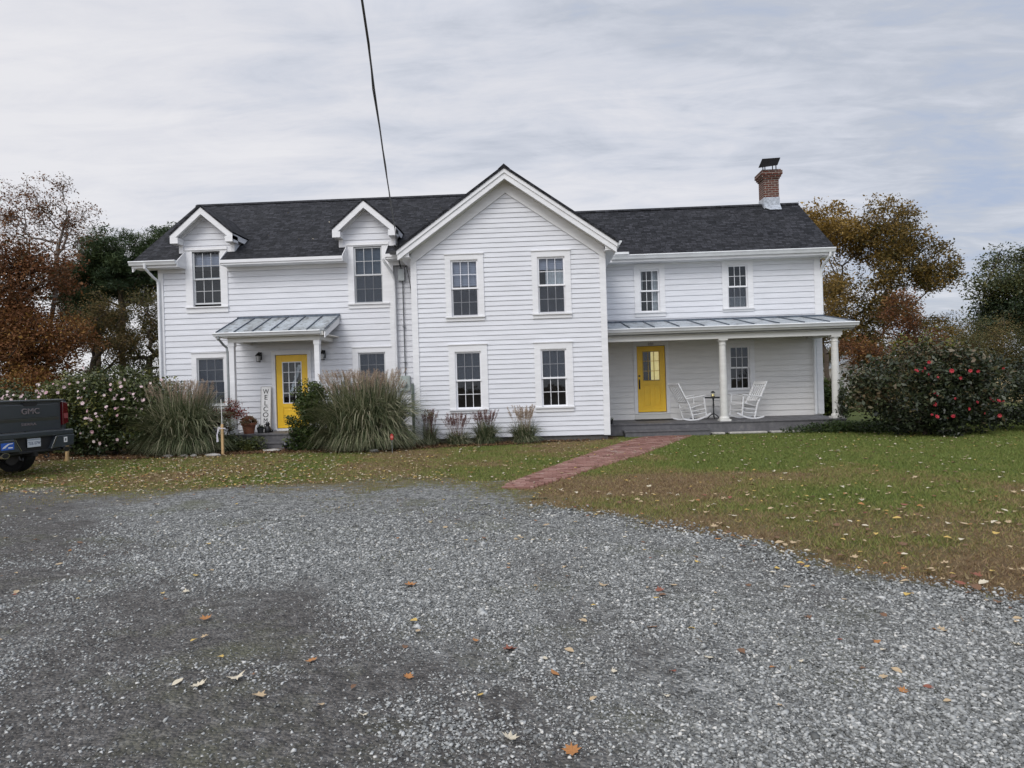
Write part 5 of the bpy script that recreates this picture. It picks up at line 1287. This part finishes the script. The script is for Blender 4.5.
# ================================================================== PICKUP TRUCK (built facing +y, rear bumper at y = 0)
PAINT = plain('dark_grey_truck_paint', (.046, .053, .060), .28, .06, coat=.8)
PAINTLOW = plain('bumper_paint', (.040, .049, .056), .30, .08, coat=.5)
BPLAST = plain('black_plastic', (.010, .010, .011), .55, .2)
TYRE = plain('tyre_rubber', (.012, .012, .012), .85, .3)
RIMM = plain('wheel_rim', (.035, .036, .038), .4, .1, metal=.4)
TAIL = plain('tail_light_red', (.10, .006, .010), .12, .15, coat=1.0)
TGLASS = plain('truck_glass', (.01, .012, .014), .05, .1, coat=1)
PLATEM = plain('licence_plate', (.62, .65, .68), .4, .08, 30)
def truck():
    t = thing('pickup_truck', 'dark grey pickup truck parked at the left edge of the photo, seen from its tailgate', 'pickup truck', (-9.78, 13.25, 0), R(82)); t.scale = (.97, 1, 1.035)
    W2 = 1.0
    def arch(cy, r, n=9): return [(cy + r * math.cos(a), .42 + r * math.sin(a)) for a in [math.pi * k / n for k in range(n + 1)]]
    # sides: bed, cab and wing panels with wheel arches
    low = .50
    prof = [(5.70, low)] + [(y, z) for y, z in arch(4.75, .50) if z > low - .05] + [(3.9, low)] + [(2.0, low)] + [(y, z) for y, z in arch(1.22, .50) if z > low - .05] + [(.30, .62), (.10, .70), (.08, 1.40), (2.05, 1.43), (2.06, 1.30), (4.2, 1.24), (5.55, 1.16), (5.80, 1.02), (5.82, .62)]
    m_ = MB()
    m_.extr(prof, 'x', .88, W2 - .02); m_.extr(prof, 'x', -W2 + .02, -.88)
    m_.box(-.88, .88, .12, 2.05, .74, .78); m_.box(-.88, .88, 2.02, 2.08, .60, 1.36)
    m_.extr([(2.06, .6), (2.06, 1.28), (4.15, 1.24), (4.75, 1.24), (5.55, 1.16), (5.8, 1.0), (5.82, .6)], 'x', -.879, .879)
    body = m_.build('body', PAINT, t, bevel=.018)
    # rail caps
    m_ = MB(); m_.box(.86, .985, .1, 2.04, 1.40, 1.435); m_.box(-.985, -.86, .1, 2.04, 1.40, 1.435); m_.build('bed_rail_cap', BPLAST, t, bevel=.006)
    m_ = MB(); secs = [(2.08, .88, 1.28, 1.28), (2.22, .80, 1.90, 1.90), (3.35, .80, 1.93, 1.93), (4.10, .88, 1.28, 1.28)]
    pts = [(2.10, .90, 1.27), (2.28, .76, 1.91), (3.30, .76, 1.93), (4.20, .90, 1.24)]
    vs = [(s * w, y, z) for y, w, z in pts for s in (-1, 1)]
    m_.add(vs, [(0, 1, 3, 2), (2, 3, 5, 4), (4, 5, 7, 6), (0, 2, 4, 6), (1, 7, 5, 3), (0, 6, 7, 1)]); m_.build('cab', PAINT, t, bevel=.05)
    m_ = MB(); m_.add([(-.74, 2.122, 1.36), (.74, 2.122, 1.36), (.66, 2.25, 1.84), (-.66, 2.25, 1.84)], [(0, 1, 2, 3)]); m_.build('rear_window', TGLASS, t)
    m_ = MB(); m_.add([(-.80, 4.14, 1.30), (.80, 4.14, 1.30), (.70, 3.40, 1.87), (-.70, 3.40, 1.87)], [(0, 1, 2, 3)]); m_.build('windscreen', TGLASS, t)
    for s in (-1, 1):
        m_ = MB(); m_.add([(s * .893, 2.30, 1.33), (s * .893, 3.95, 1.30), (s * .79, 3.30, 1.86), (s * .79, 2.42, 1.86)], [(0, 1, 2, 3)]); m_.build('side_window', TGLASS, t)
        m_ = MB(); m_.box(s * 1.14 - .1, s * 1.14 + .1, 3.72, 3.82, 1.32, 1.52); m_.bar((s * .92, 3.8, 1.34), (s * 1.06, 3.78, 1.38), .05, .05); m_.build('side_mirror', BPLAST, t, bevel=.02)
    # tailgate
    m_ = MB(); m_.box(-.775, .775, .035, .10, .86, 1.415)
    tg = m_.build('tailgate', PAINT, t, bevel=.012)
    m_ = MB(); m_.box(-.70, .70, .012, .034, 1.10, 1.355); m_.extr([(.012, 1.10), (.036, 1.03), (.036, 1.10)], 'x', -.72, .72); m_.build('tailgate_panel', PAINT, tg, bevel=.014)
    m_ = MB(); m_.box(-.79, .79, -.012, .11, 1.40, 1.44); m_.build('tailgate_spoiler', PAINT, tg, bevel=.012)
    m_ = MB(); m_.extr([(-.19, 1.388), (.19, 1.388), (.135, 1.325), (-.135, 1.325)], 'y', .004, .014); m_.build('tailgate_handle', BPLAST, tg)
    m_ = MB(); text_at(m_, 'GMC', .145, 0, .004, 1.18, 1.35, .008); m_.build('lettering', LETTERM, tg)
    m_ = MB(); text_at(m_, 'SIERRA', .066, -.02, .030, .965, 1.75, .004); m_.build('lettering', LETTERM, tg)
    # tail lights
    for s in (-1, 1):
        m_ = MB(); m_.extr([(s * .795, 1.385), (s * .93, 1.36), (s * .945, .97), (s * .795, .93)] if s < 0 else [(.795, .93), (.945, .97), (.93, 1.36), (.795, 1.385)], 'y', .0, .30); m_.build('tail_light', TAIL, t, bevel=.012)
        m_ = MB(); m_.box(s * .87 - .05, s * .87 + .05, -.006, 0, 1.06, 1.16); m_.build('reversing_lamp', plain('lamp_lens' + str(s), (.30, .08, .08), .15, .1), t)
    # bumper: upper pad, corner steps, recess for the plate
    m_ = MB(); m_.box(-.96, .96, -.10, .16, .745, .845); m_.build('bumper', PAINTLOW, t, bevel=.02)
    for s in (-1, 1):
        m_ = MB(); p = [(s * .36, .50), (s * .94, .53), (s * .96, .744), (s * .50, .744)]; m_.extr(p if s > 0 else p[::-1], 'y', -.115, .15); m_.build('bumper_corner', PAINTLOW, t, bevel=.018)
        m_ = MB(); m_.bar((s * .365, -.122, .52), (s * .50, -.122, .735), .014, .014); m_.build('bumper_trim', CHROME, t)
        m_ = MB(); m_.tube([(s * .72, -.13, .465), (s * .72, .1, .465)], .052, 14); mm = m_
        mm.v = [((x - s * .72) * 1.75 + s * .72, y, z) for x, y, z in mm.v]; mm.build('exhaust_tip', CHROME, t)
        m_ = MB(); m_.tube([(s * .72, -.133, .465), (s * .72, -.128, .465)], .043, 14); m_.v = [((x - s * .72) * 1.75 + s * .72, y, z) for x, y, z in m_.v]; m_.build('exhaust_opening', BPLAST, t)  # black disc stands for the shaded hollow of the pipe
    m_ = MB(); m_.box(-.46, .46, -.03, .14, .50, .743); m_.build('plate_recess', BPLAST, t)
    m_ = MB(); m_.box(-.95, .95, -.06, .3, .455, .50); m_.build('bumper_valance', BPLAST, t, bevel=.01)
    m_ = MB(); m_.box(-.155, .155, -.062, -.05, .565, .725); pl = m_.build('licence_plate', PLATEM, t, bevel=.004)
    m_ = MB(); text_at(m_, 'TUL-57W', .075, 0, -.064, .612, .92, .001); m_.build('plate_lettering', plain('plate_blue', (.05, .07, .16), .5), pl)
    m_ = MB(); m_.box(-.155, .155, -.0635, -.062, .695, .712); m_.build('plate_band', plain('plate_band_grey', (.32, .38, .45), .5), pl)
    BLUE = plain('blue_sticker', (.03, .12, .50), .4, .1)
    m_ = MB(); m_.box(-.80, -.52, -.121, -.1155, .565, .69); st = m_.build('bumper_sticker', BLUE, t)
    m_ = MB(); m_.extr([(-.78, .59), (-.72, .60), (-.63, .66), (-.55, .665), (-.55, .68), (-.65, .675), (-.75, .625)], 'y', -.1225, -.1212); m_.box(-.65, -.55, -.1225, -.1212, .59, .612); m_.build('sticker_mark', SIGNW, st)
    m_ = MB(); m_.box(.67, .755, -.121, -.1155, .60, .70); st = m_.build('bumper_sticker', SIGNW, t)
    m_ = MB(); m_.box(.695, .73, -.1225, -.1212, .625, .675); m_.build('sticker_mark', plain('sticker_grey', (.12, .12, .12), .5), st)
    # underneath
    m_ = MB(); m_.box(-.55, -.45, .2, 5.4, .46, .60); m_.box(.45, .55, .2, 5.4, .46, .60); m_.tube([(-.75, 1.22, .42), (.75, 1.22, .42)], .065, 10); m_._lathe([(.05, -.17), (.15, -.08), (.17, 0), (.15, .08), (.05, .17)], (0, 1.22, .42), 14)
    m_.box(-.05, .05, -.08, .5, .40, .48); m_.box(-.5, .5, .18, .26, .40, .48); m_.tube([(-.35, .95, .30), (-.35, 1.5, .34)], .035, 8); m_.tube([(.35, .95, .30), (.35, 1.5, .34)], .035, 8); m_.box(-.45, .45, 1.7, 4.6, .40, .56)
    m_.build('chassis', BPLAST, t)
    m_ = MB(); m_.box(-.045, .045, -.10, .05, .395, .455); m_.build('tow_hitch', BPLAST, t)
    for s in (-1, 1):
        m_ = MB(); m_.tube([(s * .34, -.04, .42), (s * .34, -.06, .36), (s * .27, -.06, .34), (s * .25, -.03, .38)], .016, 6); m_.build('tow_hook', BPLAST, t)
    # wheels
    for s in (-1, 1):
        for cy in (1.22, 4.75):
            cx = s * .865
            m_ = MB(); prof = [(.26, -.135), (.385, -.135), (.405, -.11), (.41, 0), (.405, .11), (.385, .135), (.26, .135)]
            n = 30; vs = [(cx + z, cy + r * math.cos(2 * math.pi * k / n), .41 + r * math.sin(2 * math.pi * k / n)) for r, z in prof for k in range(n)]
            fs = [(i * n + k, i * n + (k + 1) % n, (i + 1) * n + (k + 1) % n, (i + 1) * n + k) for i in range(len(prof) - 1) for k in range(n)]
            m_.add(vs, fs); w = m_.build('wheel', TYRE, t, smooth=False)
            m_ = MB(); m_.tube([(cx - .10, cy, .41), (cx + .10, cy, .41)], .27, 24)
            for k in range(6): a = k * math.pi / 3; m_.bar((cx + s * .11, cy, .41), (cx + s * .11, cy + .24 * math.cos(a), .41 + .24 * math.sin(a)), .07, .03, (1, 0, 0))
            m_.build('rim', RIMM, w)
    return t
truck()

# ================================================================== PORCH FURNITURE
def rocking_chair(label, loc, rz, tilt=0):
    """front towards +y in its own space"""
    c = thing('rocking_chair', label, 'rocking chair', loc, rz, 'white rocking chairs on the front porch')
    c.rotation_euler = (R(-tilt), 0, rz); c.location.z += .014
    Wd = .27
    for s in (-1, 1):
        m_ = MB(); pts = []
        for k in range(13):
            a = -.42 + .84 * k / 12; pts.append((s * Wd, -.06 + math.sin(a) * 1.12, 1.12 - math.cos(a) * 1.12 + .02))
        for k in range(12): m_.bar(pts[k], pts[k + 1], .028, .042)
        m_.build('rocker', CHAIRW, c)
        m_ = MB(); m_.bar((s * Wd, .24, .06), (s * Wd, .25, .64), .036, .036, (0, 1, 0)); m_.build('front_leg', CHAIRW, c, bevel=.006)
        m_ = MB(); m_.bar((s * (Wd - .01), -.20, .05), (s * (Wd - .01), -.26, .46), .036, .036, (0, 1, 0)); m_.bar((s * (Wd - .01), -.26, .45), (s * (Wd - .005), -.52, 1.13), .034, .036, (0, 1, 0)); m_.build('back_post', CHAIRW, c, bevel=.006)
        m_ = MB(); m_.bar((s * (Wd + .01), -.36, .665), (s * (Wd + .015), .31, .655), .075, .024); m_.build('armrest', CHAIRW, c, bevel=.008)
        m_ = MB()
        for z in (.17, .28): m_.bar((s * Wd, .24, z), (s * Wd, -.20, z), .02, .02)
        m_.build('stretcher', CHAIRW, c)
    m_ = MB()
    for k in range(9): y = .25 - .056 * k; m_.bar((-Wd, y, .425 - .05 * k / 9), (Wd, y, .425 - .05 * k / 9), .038, .016)
    m_.bar((-Wd, .26, .40), (Wd, .26, .40), .03, .05); m_.bar((-Wd, -.24, .36), (Wd, -.24, .36), .03, .05)
    m_.build('seat', CHAIRW, c)
    m_ = MB()
    m_.bar((-Wd, -.50, 1.075), (Wd, -.50, 1.075), .024, .10, (0, -.35, 1)); m_.bar((-Wd, -.30, .55), (Wd, -.30, .55), .024, .05, (0, -.35, 1))
    for k in range(6):
        x = -Wd + .055 + (2 * Wd - .11) * k / 5; m_.bar((x, -.305, .56), (x, -.50, 1.04), .042, .012, (0, 1, .3))
    m_.build('backrest', CHAIRW, c)
    m_ = MB(); m_.bar((-Wd, .24, .22), (Wd, .24, .22), .022, .022); m_.bar((-Wd, -.205, .2), (Wd, -.205, .2), .022, .022); m_.build('stretcher', CHAIRW, c)
    return c
rocking_chair('white slatted rocking chair beside the right hand yellow door, turned towards the column', (4.42, 20.72, .33), R(-68), -8)
rocking_chair('white slatted rocking chair under the porch window, right of the middle column', (5.78, 20.62, .33), R(112), -8)
t = thing('side_table', 'small dark round side table between the two white rocking chairs', 'side table', (5.04, 20.95, .33))
m_ = MB(); m_._lathe([(.24, .60), (.26, .615), (.26, .635), (.24, .64)], (0, 0, 0), 24); m_.build('table_top', IRON, t)
m_ = MB(); m_._lathe([(.022, .04), (.018, .3), (.026, .4), (.018, .5), (.03, .60)], (0, 0, 0), 12); m_.build('pedestal', IRON, t)
for k in range(3):
    a = k * 2.094 + .4; m_ = MB(); m_.tube([(0, 0, .16), (.10 * math.cos(a), .10 * math.sin(a), .10), (.2 * math.cos(a), .2 * math.sin(a), .012)], .014, 8); m_.build('leg', IRON, t)
t = thing('table_lantern', 'little black lantern standing on the round porch side table', 'lantern', (5.03, 20.93, .971))
m_ = MB(); m_._lathe([(.06, 0), (.06, .015), (.05, .02)], (0, 0, 0), 10); m_._lathe([(.06, .12), (.07, .125), (.03, .165), (.01, .17)], (0, 0, 0), 10)
for k in range(4): a = k * 1.571; m_.bar((.05 * math.cos(a), .05 * math.sin(a), .02), (.05 * math.cos(a), .05 * math.sin(a), .122), .008, .008)
m_.build('frame', BLACK, t)
m_ = MB(); m_._lathe([(.03, .02), (.03, .085), (.01, .09)], (0, 0, 0), 10); m_.build('candle', CREAM, t)
t = thing('plant_pot', 'tiny dark pot at the left end of the right porch deck', 'pot', (1.93, 19.72, .33))
m_ = MB(); m_._lathe([(.045, 0), (.06, .11), (.065, .115), (.05, .11)], (0, 0, 0), 12); m_.build('pot', BLACK, t)
V, F, T, _ = leaf_quads(np.random.default_rng(4), np.array([(0, 0, .14)]), np.array([.4]), 26, .035, .05); mesh_np('leaves', V, F, GREENB, t, tint=T)

# ================================================================== LEFT ENTRY BITS
t = thing('welcome_sign', 'tall narrow white WELCOME board leaning beside the left yellow door', 'sign', (-7.66, 19.45, .401))
t.rotation_euler = (R(-6), 0, 0)
m_ = MB(); m_.box(-.135, .135, 0, .02, 0, 1.26); sg = m_.build('board', SIGNW, t, bevel=.003)
m_ = MB()
for s in (-1, 1): m_.box(s * .135 - (.004 if s > 0 else .012), s * .135 + (.012 if s > 0 else .004), -.003, .023, 0, 1.26)
m_.box(-.131, .131, -.003, .023, 1.248, 1.262); m_.build('frame', plain('sign_edge_grey', (.38, .37, .36), .6), t)
m_ = MB()
for k, chx in enumerate('WELCOME'):
    z = 1.055 - k * .163; text_at(m_, chx, .19, 0, -.004, z, 1.1 if chx not in 'WM' else .85, .0015)
m_.build('lettering', BLACK, t)
t = thing('flower_pot', 'terracotta pot holding a faded mum on the left porch deck', 'flower pot', (-7.83, 18.74, .401))
m_ = MB(); m_._lathe([(.13, 0), (.175, .22), (.20, .225), (.205, .285), (.19, .29), (.175, .25)], (0, 0, 0), 24); m_.build('pot', TERRA, t)
rg_ = np.random.default_rng(8); d = rg_.normal(0, 1, (70, 3)); d /= np.linalg.norm(d, axis=1, keepdims=True); d[:, 2] = np.abs(d[:, 2]); C = d * np.array([.19, .19, .15]) + (0, 0, .29)
V, F, T, _ = leaf_quads(rg_, C, np.full(70, .5), 22, .03, .04); mesh_np('mum_plant', V, F, tinted('faded_mum', [(0, (.05, .05, .02)), (.4, (.20, .13, .07)), (1, (.40, .28, .17))], .8, .2), t, tint=T)
t = thing('garden_figurine', 'small black cat shaped figurine at the foot of the WELCOME board', 'figurine', (-7.40, 18.95, .401))
m_ = MB(); prof = [(.075, 0), (.09, .04), (.085, .10), (.06, .16), (.045, .185), (.055, .205), (.058, .24), (.04, .268), (.01, .275)]; m_._lathe(prof, (0, 0, 0), 16)
for s in (-1, 1): m_.add([(s * .05, -.015, .25), (s * .015, -.015, .265), (s * .042, .0, .315), (s * .03, .02, .26)], [(0, 1, 2), (1, 3, 2), (3, 0, 2)])
m_.tube([(.05, .06, .02), (.12, .03, .03), (.14, -.03, .06), (.11, -.06, .1)], [.02, .018, .016, .01], 8)
m_.build('body', BLACK, t, smooth=True)
t = thing('plant_pot', 'small dark pot between the terracotta pot and the black figurine', 'pot', (-7.58, 18.90, .401))
m_ = MB(); m_._lathe([(.07, 0), (.09, .11), (.10, .115), (.10, .14), (.08, .13)], (0, 0, 0), 14); m_.build('pot', IRON, t)
V, F, T, _ = leaf_quads(np.random.default_rng(5), np.array([(0, 0, .17), (.04, 0, .16), (-.04, 0, .16)]), np.array([.2, .3, .2]), 24, .035, .05); mesh_np('leaves', V, F, DKGREEN, t, tint=T)
t = thing('path_light', 'black globe solar light in front of the left porch step', 'garden light', (-6.36, 17.42, 0))
m_ = MB(); m_.tube([(0, 0, -.05), (0, 0, .12)], .014, 8); m_._lathe([(.03, .08), (.035, .10)], (0, 0, 0), 10); m_.build('spike', BLACK, t)
m_ = MB(); m_._lathe([(.02, .09)] + [(.078 * math.sin(a), .175 - .078 * math.cos(a)) for a in [.4 + .24 * k for k in range(12)]], (0, 0, 0), 16); m_.build('globe', plain('dark_glass_globe', (.012, .014, .016), .08, .1, coat=1), t, smooth=True)
def stake(label, x, y, h, w, tilt=0):
    o = thing('wooden_stake', label, 'stake', (x, y, 0)); o.rotation_euler = (0, R(tilt), 0)
    m_ = MB(); m_.box(-w, w, -w, w, -.03, h); m_.add([(-w, -w, h), (w, -w, h), (w, w, h), (-w, w, h), (0, 0, h + .03)], [(0, 1, 4), (1, 2, 4), (2, 3, 4), (3, 0, 4)]); m_.build('post', PINE_WOOD, o)
    return o
s1 = stake('raw wooden stake with a thin white rod and ribbon in front of the red nandina', -7.70, 16.86, .74, .026)
m_ = MB(); m_.tube([(0, .0, .74), (-.01, 0, 1.36)], .008, 6); m_.build('rod', SIGNW, s1)
m_ = MB(); m_.add([(-.04, -.03, .68), (-.10, -.035, .52), (-.085, -.03, .34), (-.13, -.04, .33), (-.13, -.035, .50), (-.09, -.03, .70)], [(0, 1, 4, 5), (1, 2, 3, 4)]); m_.tube([(-.09, -.02, .66), (.09, -.02, .655)], .012, 6); m_.build('ribbon', plain('ribbon_white', (.70, .68, .74), .8), s1)
stake('short raw wooden stake in the grass beside the truck bumper', -11.15, 16.25, .44, .028, 2)
t = thing('reflector_marker', 'red disc reflector on a thin stake at the right side of the big grass clump', 'marker', (-3.46, 16.30, 0))
m_ = MB(); m_.tube([(0, 0, -.05), (0, 0, .34)], .007, 6); m_.build('stake', GREYM, t)
m_ = MB(); m_.tube([(0, -.012, .38), (0, .004, .38)], .075, 18); m_.v = [(x * .55, y, (z - .38) * 1.0 + .38) for x, y, z in m_.v]; rf = m_.build('disc', REDREF, t)
m_ = MB(); m_.tube([(0, -.014, .38), (0, -.0125, .38)], .03, 14); m_.build('disc_centre', plain('pale_red', (.50, .16, .13), .4), rf)
# border stones of the bed
rr = random.Random(31)
for k, (x, y, sx, lab) in enumerate([(-8.95, 16.62, .16, 'pale grey border stone in front of the left grass clump, leftmost of the row'), (-8.55, 16.66, .13, 'small rounded border stone second from the left in front of the grass clump'),
                                     (-8.30, 16.60, .10, 'smallest pale border stone, right of the rounded one'), (-7.88, 16.72, .24, 'flat pale slab stone at the foot of the ribboned stake'),
                                     (-3.98, 16.72, .13, 'pale flat stone at the front of the largest grass clump'), (-6.75, 17.55, .30, 'flat pale stepping stone in front of the left porch step')]):
    V = IV * (np.random.default_rng(k).random((12, 1)) * .35 + .8) * np.array([sx, sx * .6, .055]); o = mesh_np('border_stone', V + (0, 0, .03), IF, CONC); o.location = (x, y, 0); tag(o, lab, 'stone', 'pale stones edging the bed')
for k, (x, sx, lab) in enumerate([(5.55, .5, 'long pale stone slab lying under the middle of the right porch deck edge'), (4.75, .18, 'short pale stone under the deck near the porch step'), (6.6, .45, 'pale stone slab under the deck towards its right end')]):
    o_ = MB(); o_.box(-sx, sx, -.10, .10, 0, .055); o = o_.build('foundation_stone', CONC, None, bevel=.02); o.location = (x, 19.36, 0); tag(o, lab, 'stone', 'stones under the porch edge')

# overhead service line from the gable corner to a pole behind the camera
m_ = MB(); wp = [(-3.60, 18.40, 5.17), (-3.36, 17.0, 5.10), (-2.98, 14.9, 5.0), (-2.57, 12.56, 4.90), (-2.2, 10.44, 4.82), (-1.94, 8.98, 4.80), (-1.72, 7.71, 4.81), (-1.55, 6.76, 4.83), (-1.42, 5.99, 4.85), (-1.1, 4.2, 4.93), (-.65, 1.6, 5.1), (-.1, -1.6, 5.4), (.8, -6.6, 6.0)]
m_.tube(wp, .0105, 6); m_.tube([(x + .016 * math.sin(i * 1.9), y, z - .014) for i, (x, y, z) in enumerate(wp)], .006, 5)
o = m_.build('overhead_cable', BLACK, None, smooth=True); tag(o, 'black overhead service cable rising from the gable corner across the sky', 'cable')

# white outbuilding glimpsed through the bush
t = thing('outbuilding', 'small pale outbuilding glimpsed behind the red flowering bush', 'shed', (20.9, 47, 0))
m_ = MB(); m_.box(-1.6, 1.6, 0, 3, 0, 2.0); m_.build('wall', white_boards('shed_white', (.62, .63, .64)), t)
for s in (-1, 1):
    m_ = MB(); p = [(0, 2.9), (s * 1.8, 1.95), (s * 1.8, 1.87), (0, 2.82)]; m_.extr(p if s > 0 else p[::-1], 'y', -.2, 3.2); m_.build('roof', TIN, t)
m_ = MB(); m_.extr([(-1.58, 2.0), (1.58, 2.0), (0, 2.85)], 'y', .01, .05); m_.build('gable', MATS['shed_white'], t)
m_ = MB(); m_.box(.2, 1.1, -.02, 0, .7, 1.6); m_.build('window', TGLASS, t)

# ================================================================== FALLEN LEAVES
def leafmat(name, c, v=.25): return plain(name, c, .75, v, 25)
LEAFM = {'tan': leafmat('tan_dry_leaf', (.44, .33, .20)), 'yellow': leafmat('yellow_dry_leaf', (.52, .36, .10)), 'orange': leafmat('orange_dry_leaf', (.36, .16, .05)), 'red': leafmat('red_brown_leaf', (.22, .075, .045)), 'pale': leafmat('pale_dry_leaf', (.56, .50, .38)), 'brown': leafmat('brown_dry_leaf', (.16, .085, .045))}
def leaf_outline(kind):
    if kind == 0:   # lobed
        pr = [(0, -.5), (.06, -.28), (.30, -.34), (.26, -.12), (.50, .02), (.27, .10), (.30, .32), (.12, .24), (0, .55), (-.12, .24), (-.30, .32), (-.27, .10), (-.50, .02), (-.26, -.12), (-.30, -.34), (-.06, -.28)]
    elif kind == 1: # oval
        pr = [(.30 * math.sin(math.pi * k / 7) * 1.0, -.5 + k / 7) for k in range(8)] + [(-.30 * math.sin(math.pi * k / 7), -.5 + k / 7) for k in range(6, 0, -1)]
    else:           # wide toothed
        pr = [(0, -.5), (.22, -.36), (.34, -.1), (.26, .02), (.30, .22), (.14, .26), (0, .5), (-.16, .24), (-.27, .25), (-.24, .02), (-.36, -.08), (-.2, -.38)]
    return pr
def leaf_mesh(kind, mat, curl, seed):
    rr = random.Random(seed); pr = leaf_outline(kind); n = len(pr)
    a, b, c_ = rr.uniform(.1, .45) * curl, rr.uniform(-.3, .4) * curl, rr.uniform(-.3, .3)
    zf = lambda x, y: a * x * x * 2 + b * y * y * 1.6 + c_ * x * y
    vs = [(0, 0, zf(0, 0))] + [(x, y, zf(x, y) + rr.uniform(-.02, .02)) for x, y in pr]
    zm = min(v[2] for v in vs); vs = [(x, y, z - zm) for x, y, z in vs]
    me = bpy.data.meshes.new('fallen_leaf'); me.from_pydata(vs, [], [(0, 1 + k, 1 + (k + 1) % n) for k in range(n)]); me.materials.append(mat); return me
LM = {k: [leaf_mesh(q % 3, m_, 1.0, 100 + q * 7 + len(k)) for q in range(6)] for k, m_ in LEAFM.items()}
rl = random.Random(77)
def put_leaf(x, y, z, size, colr, label, group=None, tilt=.25):
    o = bpy.data.objects.new('fallen_leaf', rl.choice(LM[colr]) if group else LM[colr][rl.choice((0, 3))]); COL.objects.link(o)
    o.location = (x, y, z); o.rotation_euler = (rl.uniform(-tilt, tilt), rl.uniform(-tilt, tilt), rl.uniform(0, 6.28)); o.scale = (size, size, size)
    tag(o, label, 'leaf', group or 'fallen leaves'); return o
GZG = .034
# the leaves one can pick out in the foreground
for (x, y, s_, c_, lab) in [(-.215, 3.98, .095, 'red', 'large red brown leaf in the middle of the gravel, the darkest in the foreground'), (-.17, 2.98, .085, 'pale', 'pale tan leaf near the bottom edge of the photo, left of the centre line'),
                            (.085, 2.87, .085, 'orange', 'orange brown leaf at the bottom edge right of the pale one'), (.63, 4.30, .075, 'orange', 'bright orange leaf alone on the gravel right of centre'),
                            (-1.42, 3.42, .085, 'tan', 'tan lobed leaf on the dark gravel at lower left, nearest the bottom of its pair'), (-1.30, 3.86, .075, 'orange', 'orange leaf just above the tan leaf pair at lower left'),
                            (-1.62, 3.63, .10, 'pale', 'long pale leaf left of the orange leaf at lower left'), (-1.78, 3.55, .09, 'pale', 'withered greenish leaf in the dark wheel track at lower left'),
                            (-.72, 3.62, .06, 'orange', 'small orange leaf on the dark track left of centre'), (-.42, 4.12, .05, 'orange', 'small rust leaf just left of the red brown leaf'),
                            (.80, 5.05, .075, 'red', 'dark red leaf on the gravel towards the lawn edge'), (.42, 5.2, .09, 'tan', 'pinkish tan leaf up the gravel behind the bright orange leaf'),
                            (-1.02, 5.3, .10, 'orange', 'orange tan leaf on the gravel left of centre, halfway to the lawn'), (-.33, 3.40, .04, 'yellow', 'small yellow green leaf on the stones below the red brown leaf'),
                            (-2.25, 4.6, .09, 'orange', 'orange leaf at the left of the dark wheel track'), (-.85, 3.2, .05, 'pale', 'curled pale leaf low on the left gravel')]:
    put_leaf(x, y, GZG, s_, c_, lab)
cand = []
def gz_at(x, y): return GZG if edge_dist(np.array([x]), np.array([y]))[0] < 0 else .030
while len(cand) < 4200:
    y = rl.uniform(3.2, 18.6); x = (rl.random() - .5) * (1.50 * y + .6) - .04 * y
    d = float(edge_dist(np.array([x]), np.array([y]))[0])
    if (x < 1.8 and y > 18.4) or (x > 1.7 and y > 18.9): continue
    left = x < float(path_l(np.clip(y, 10.3, 19)))
    p = (.030 + .03 * (d > -2)) if d < -.2 else (1.5 if left and x < -1.5 else (.42 if left else .17))
    if left and d > 0 and y > 15.5: p *= 1.2 if x < -5 else .7
    if left and d > 0 and x > -4 and x < 0: p *= .5
    if float(fbm(np.array([x]), np.array([y]), .5, 2, 33)[0]) < -.25: p *= .4
    if rl.random() > p: continue
    surf = 'gravel' if d < 0 else 'lawn'
    colr = rl.choices(['tan', 'yellow', 'orange', 'red', 'pale', 'brown'], [3, 1.2, 1.0, .6, 2.4, 1.6] if surf == 'gravel' else [4, 1.6, .9, .5, 2.2, 2.8])[0]
    cand.append((x, y, rl.uniform(.035, .085) * (1.1 if surf == 'lawn' else .85), colr, surf))
cand.sort(key=lambda c: -c[2] / c[1])
DESC = {'tan': 'tan', 'yellow': 'yellow', 'orange': 'orange', 'red': 'red brown', 'pale': 'pale straw coloured', 'brown': 'dull brown'}
for (x, y, s_, colr, surf) in cand[:270]:
    put_leaf(x, y, gz_at(x, y), s_, colr, 'dry %s leaf among others strewn on the %s' % (DESC[colr], 'gravel drive' if surf == 'gravel' else 'front lawn'), '%s leaves on the %s' % (DESC[colr], surf))
def rest(cands):
    V = []; F = []; MI = []; ks = list(LEAFM); n = 0
    for (x, y, s_, colr, surf) in cands:
        me = rl.choice(LM[colr]); a = rl.uniform(0, 6.28); ca, sa = math.cos(a) * s_, math.sin(a) * s_; tx, ty = rl.uniform(-.35, .35), rl.uniform(-.35, .35)
        z0 = gz_at(x, y)
        for v in me.vertices: V.append((x + v.co.x * ca - v.co.y * sa, y + v.co.x * sa + v.co.y * ca, z0 + v.co.z * s_ + abs(v.co.x * tx + v.co.y * ty) * s_))
        for p in me.polygons: F.append(tuple(n + i for i in p.vertices)); MI.append(ks.index(colr))
        n += len(me.vertices)
    o = mesh_np('leaf_scatter', V, F, [LEAFM[k] for k in ks], mi=MI); tag(o, 'countless small fallen leaves scattered over lawn and drive', 'leaves', kind='stuff')
rest(cand[270:])
for k in range(10):
    y = rl.uniform(20.2, 22.6); x = rl.choice([rl.uniform(-8.2, -5.9), rl.uniform(-3.6, -2.4), rl.uniform(-8.0, -6)])
    o = put_leaf(x, y, zL(y) + .012, rl.uniform(.05, .075), 'pale', 'pale leaf stuck on the dark shingles of the left roof', 'leaves on the left roof', .1); o.rotation_euler.x += math.atan(SL)
put_leaf(-.48, 10.66, .05, .14, 'tan', 'curled pale leaf at the near end of the brick walk', None)
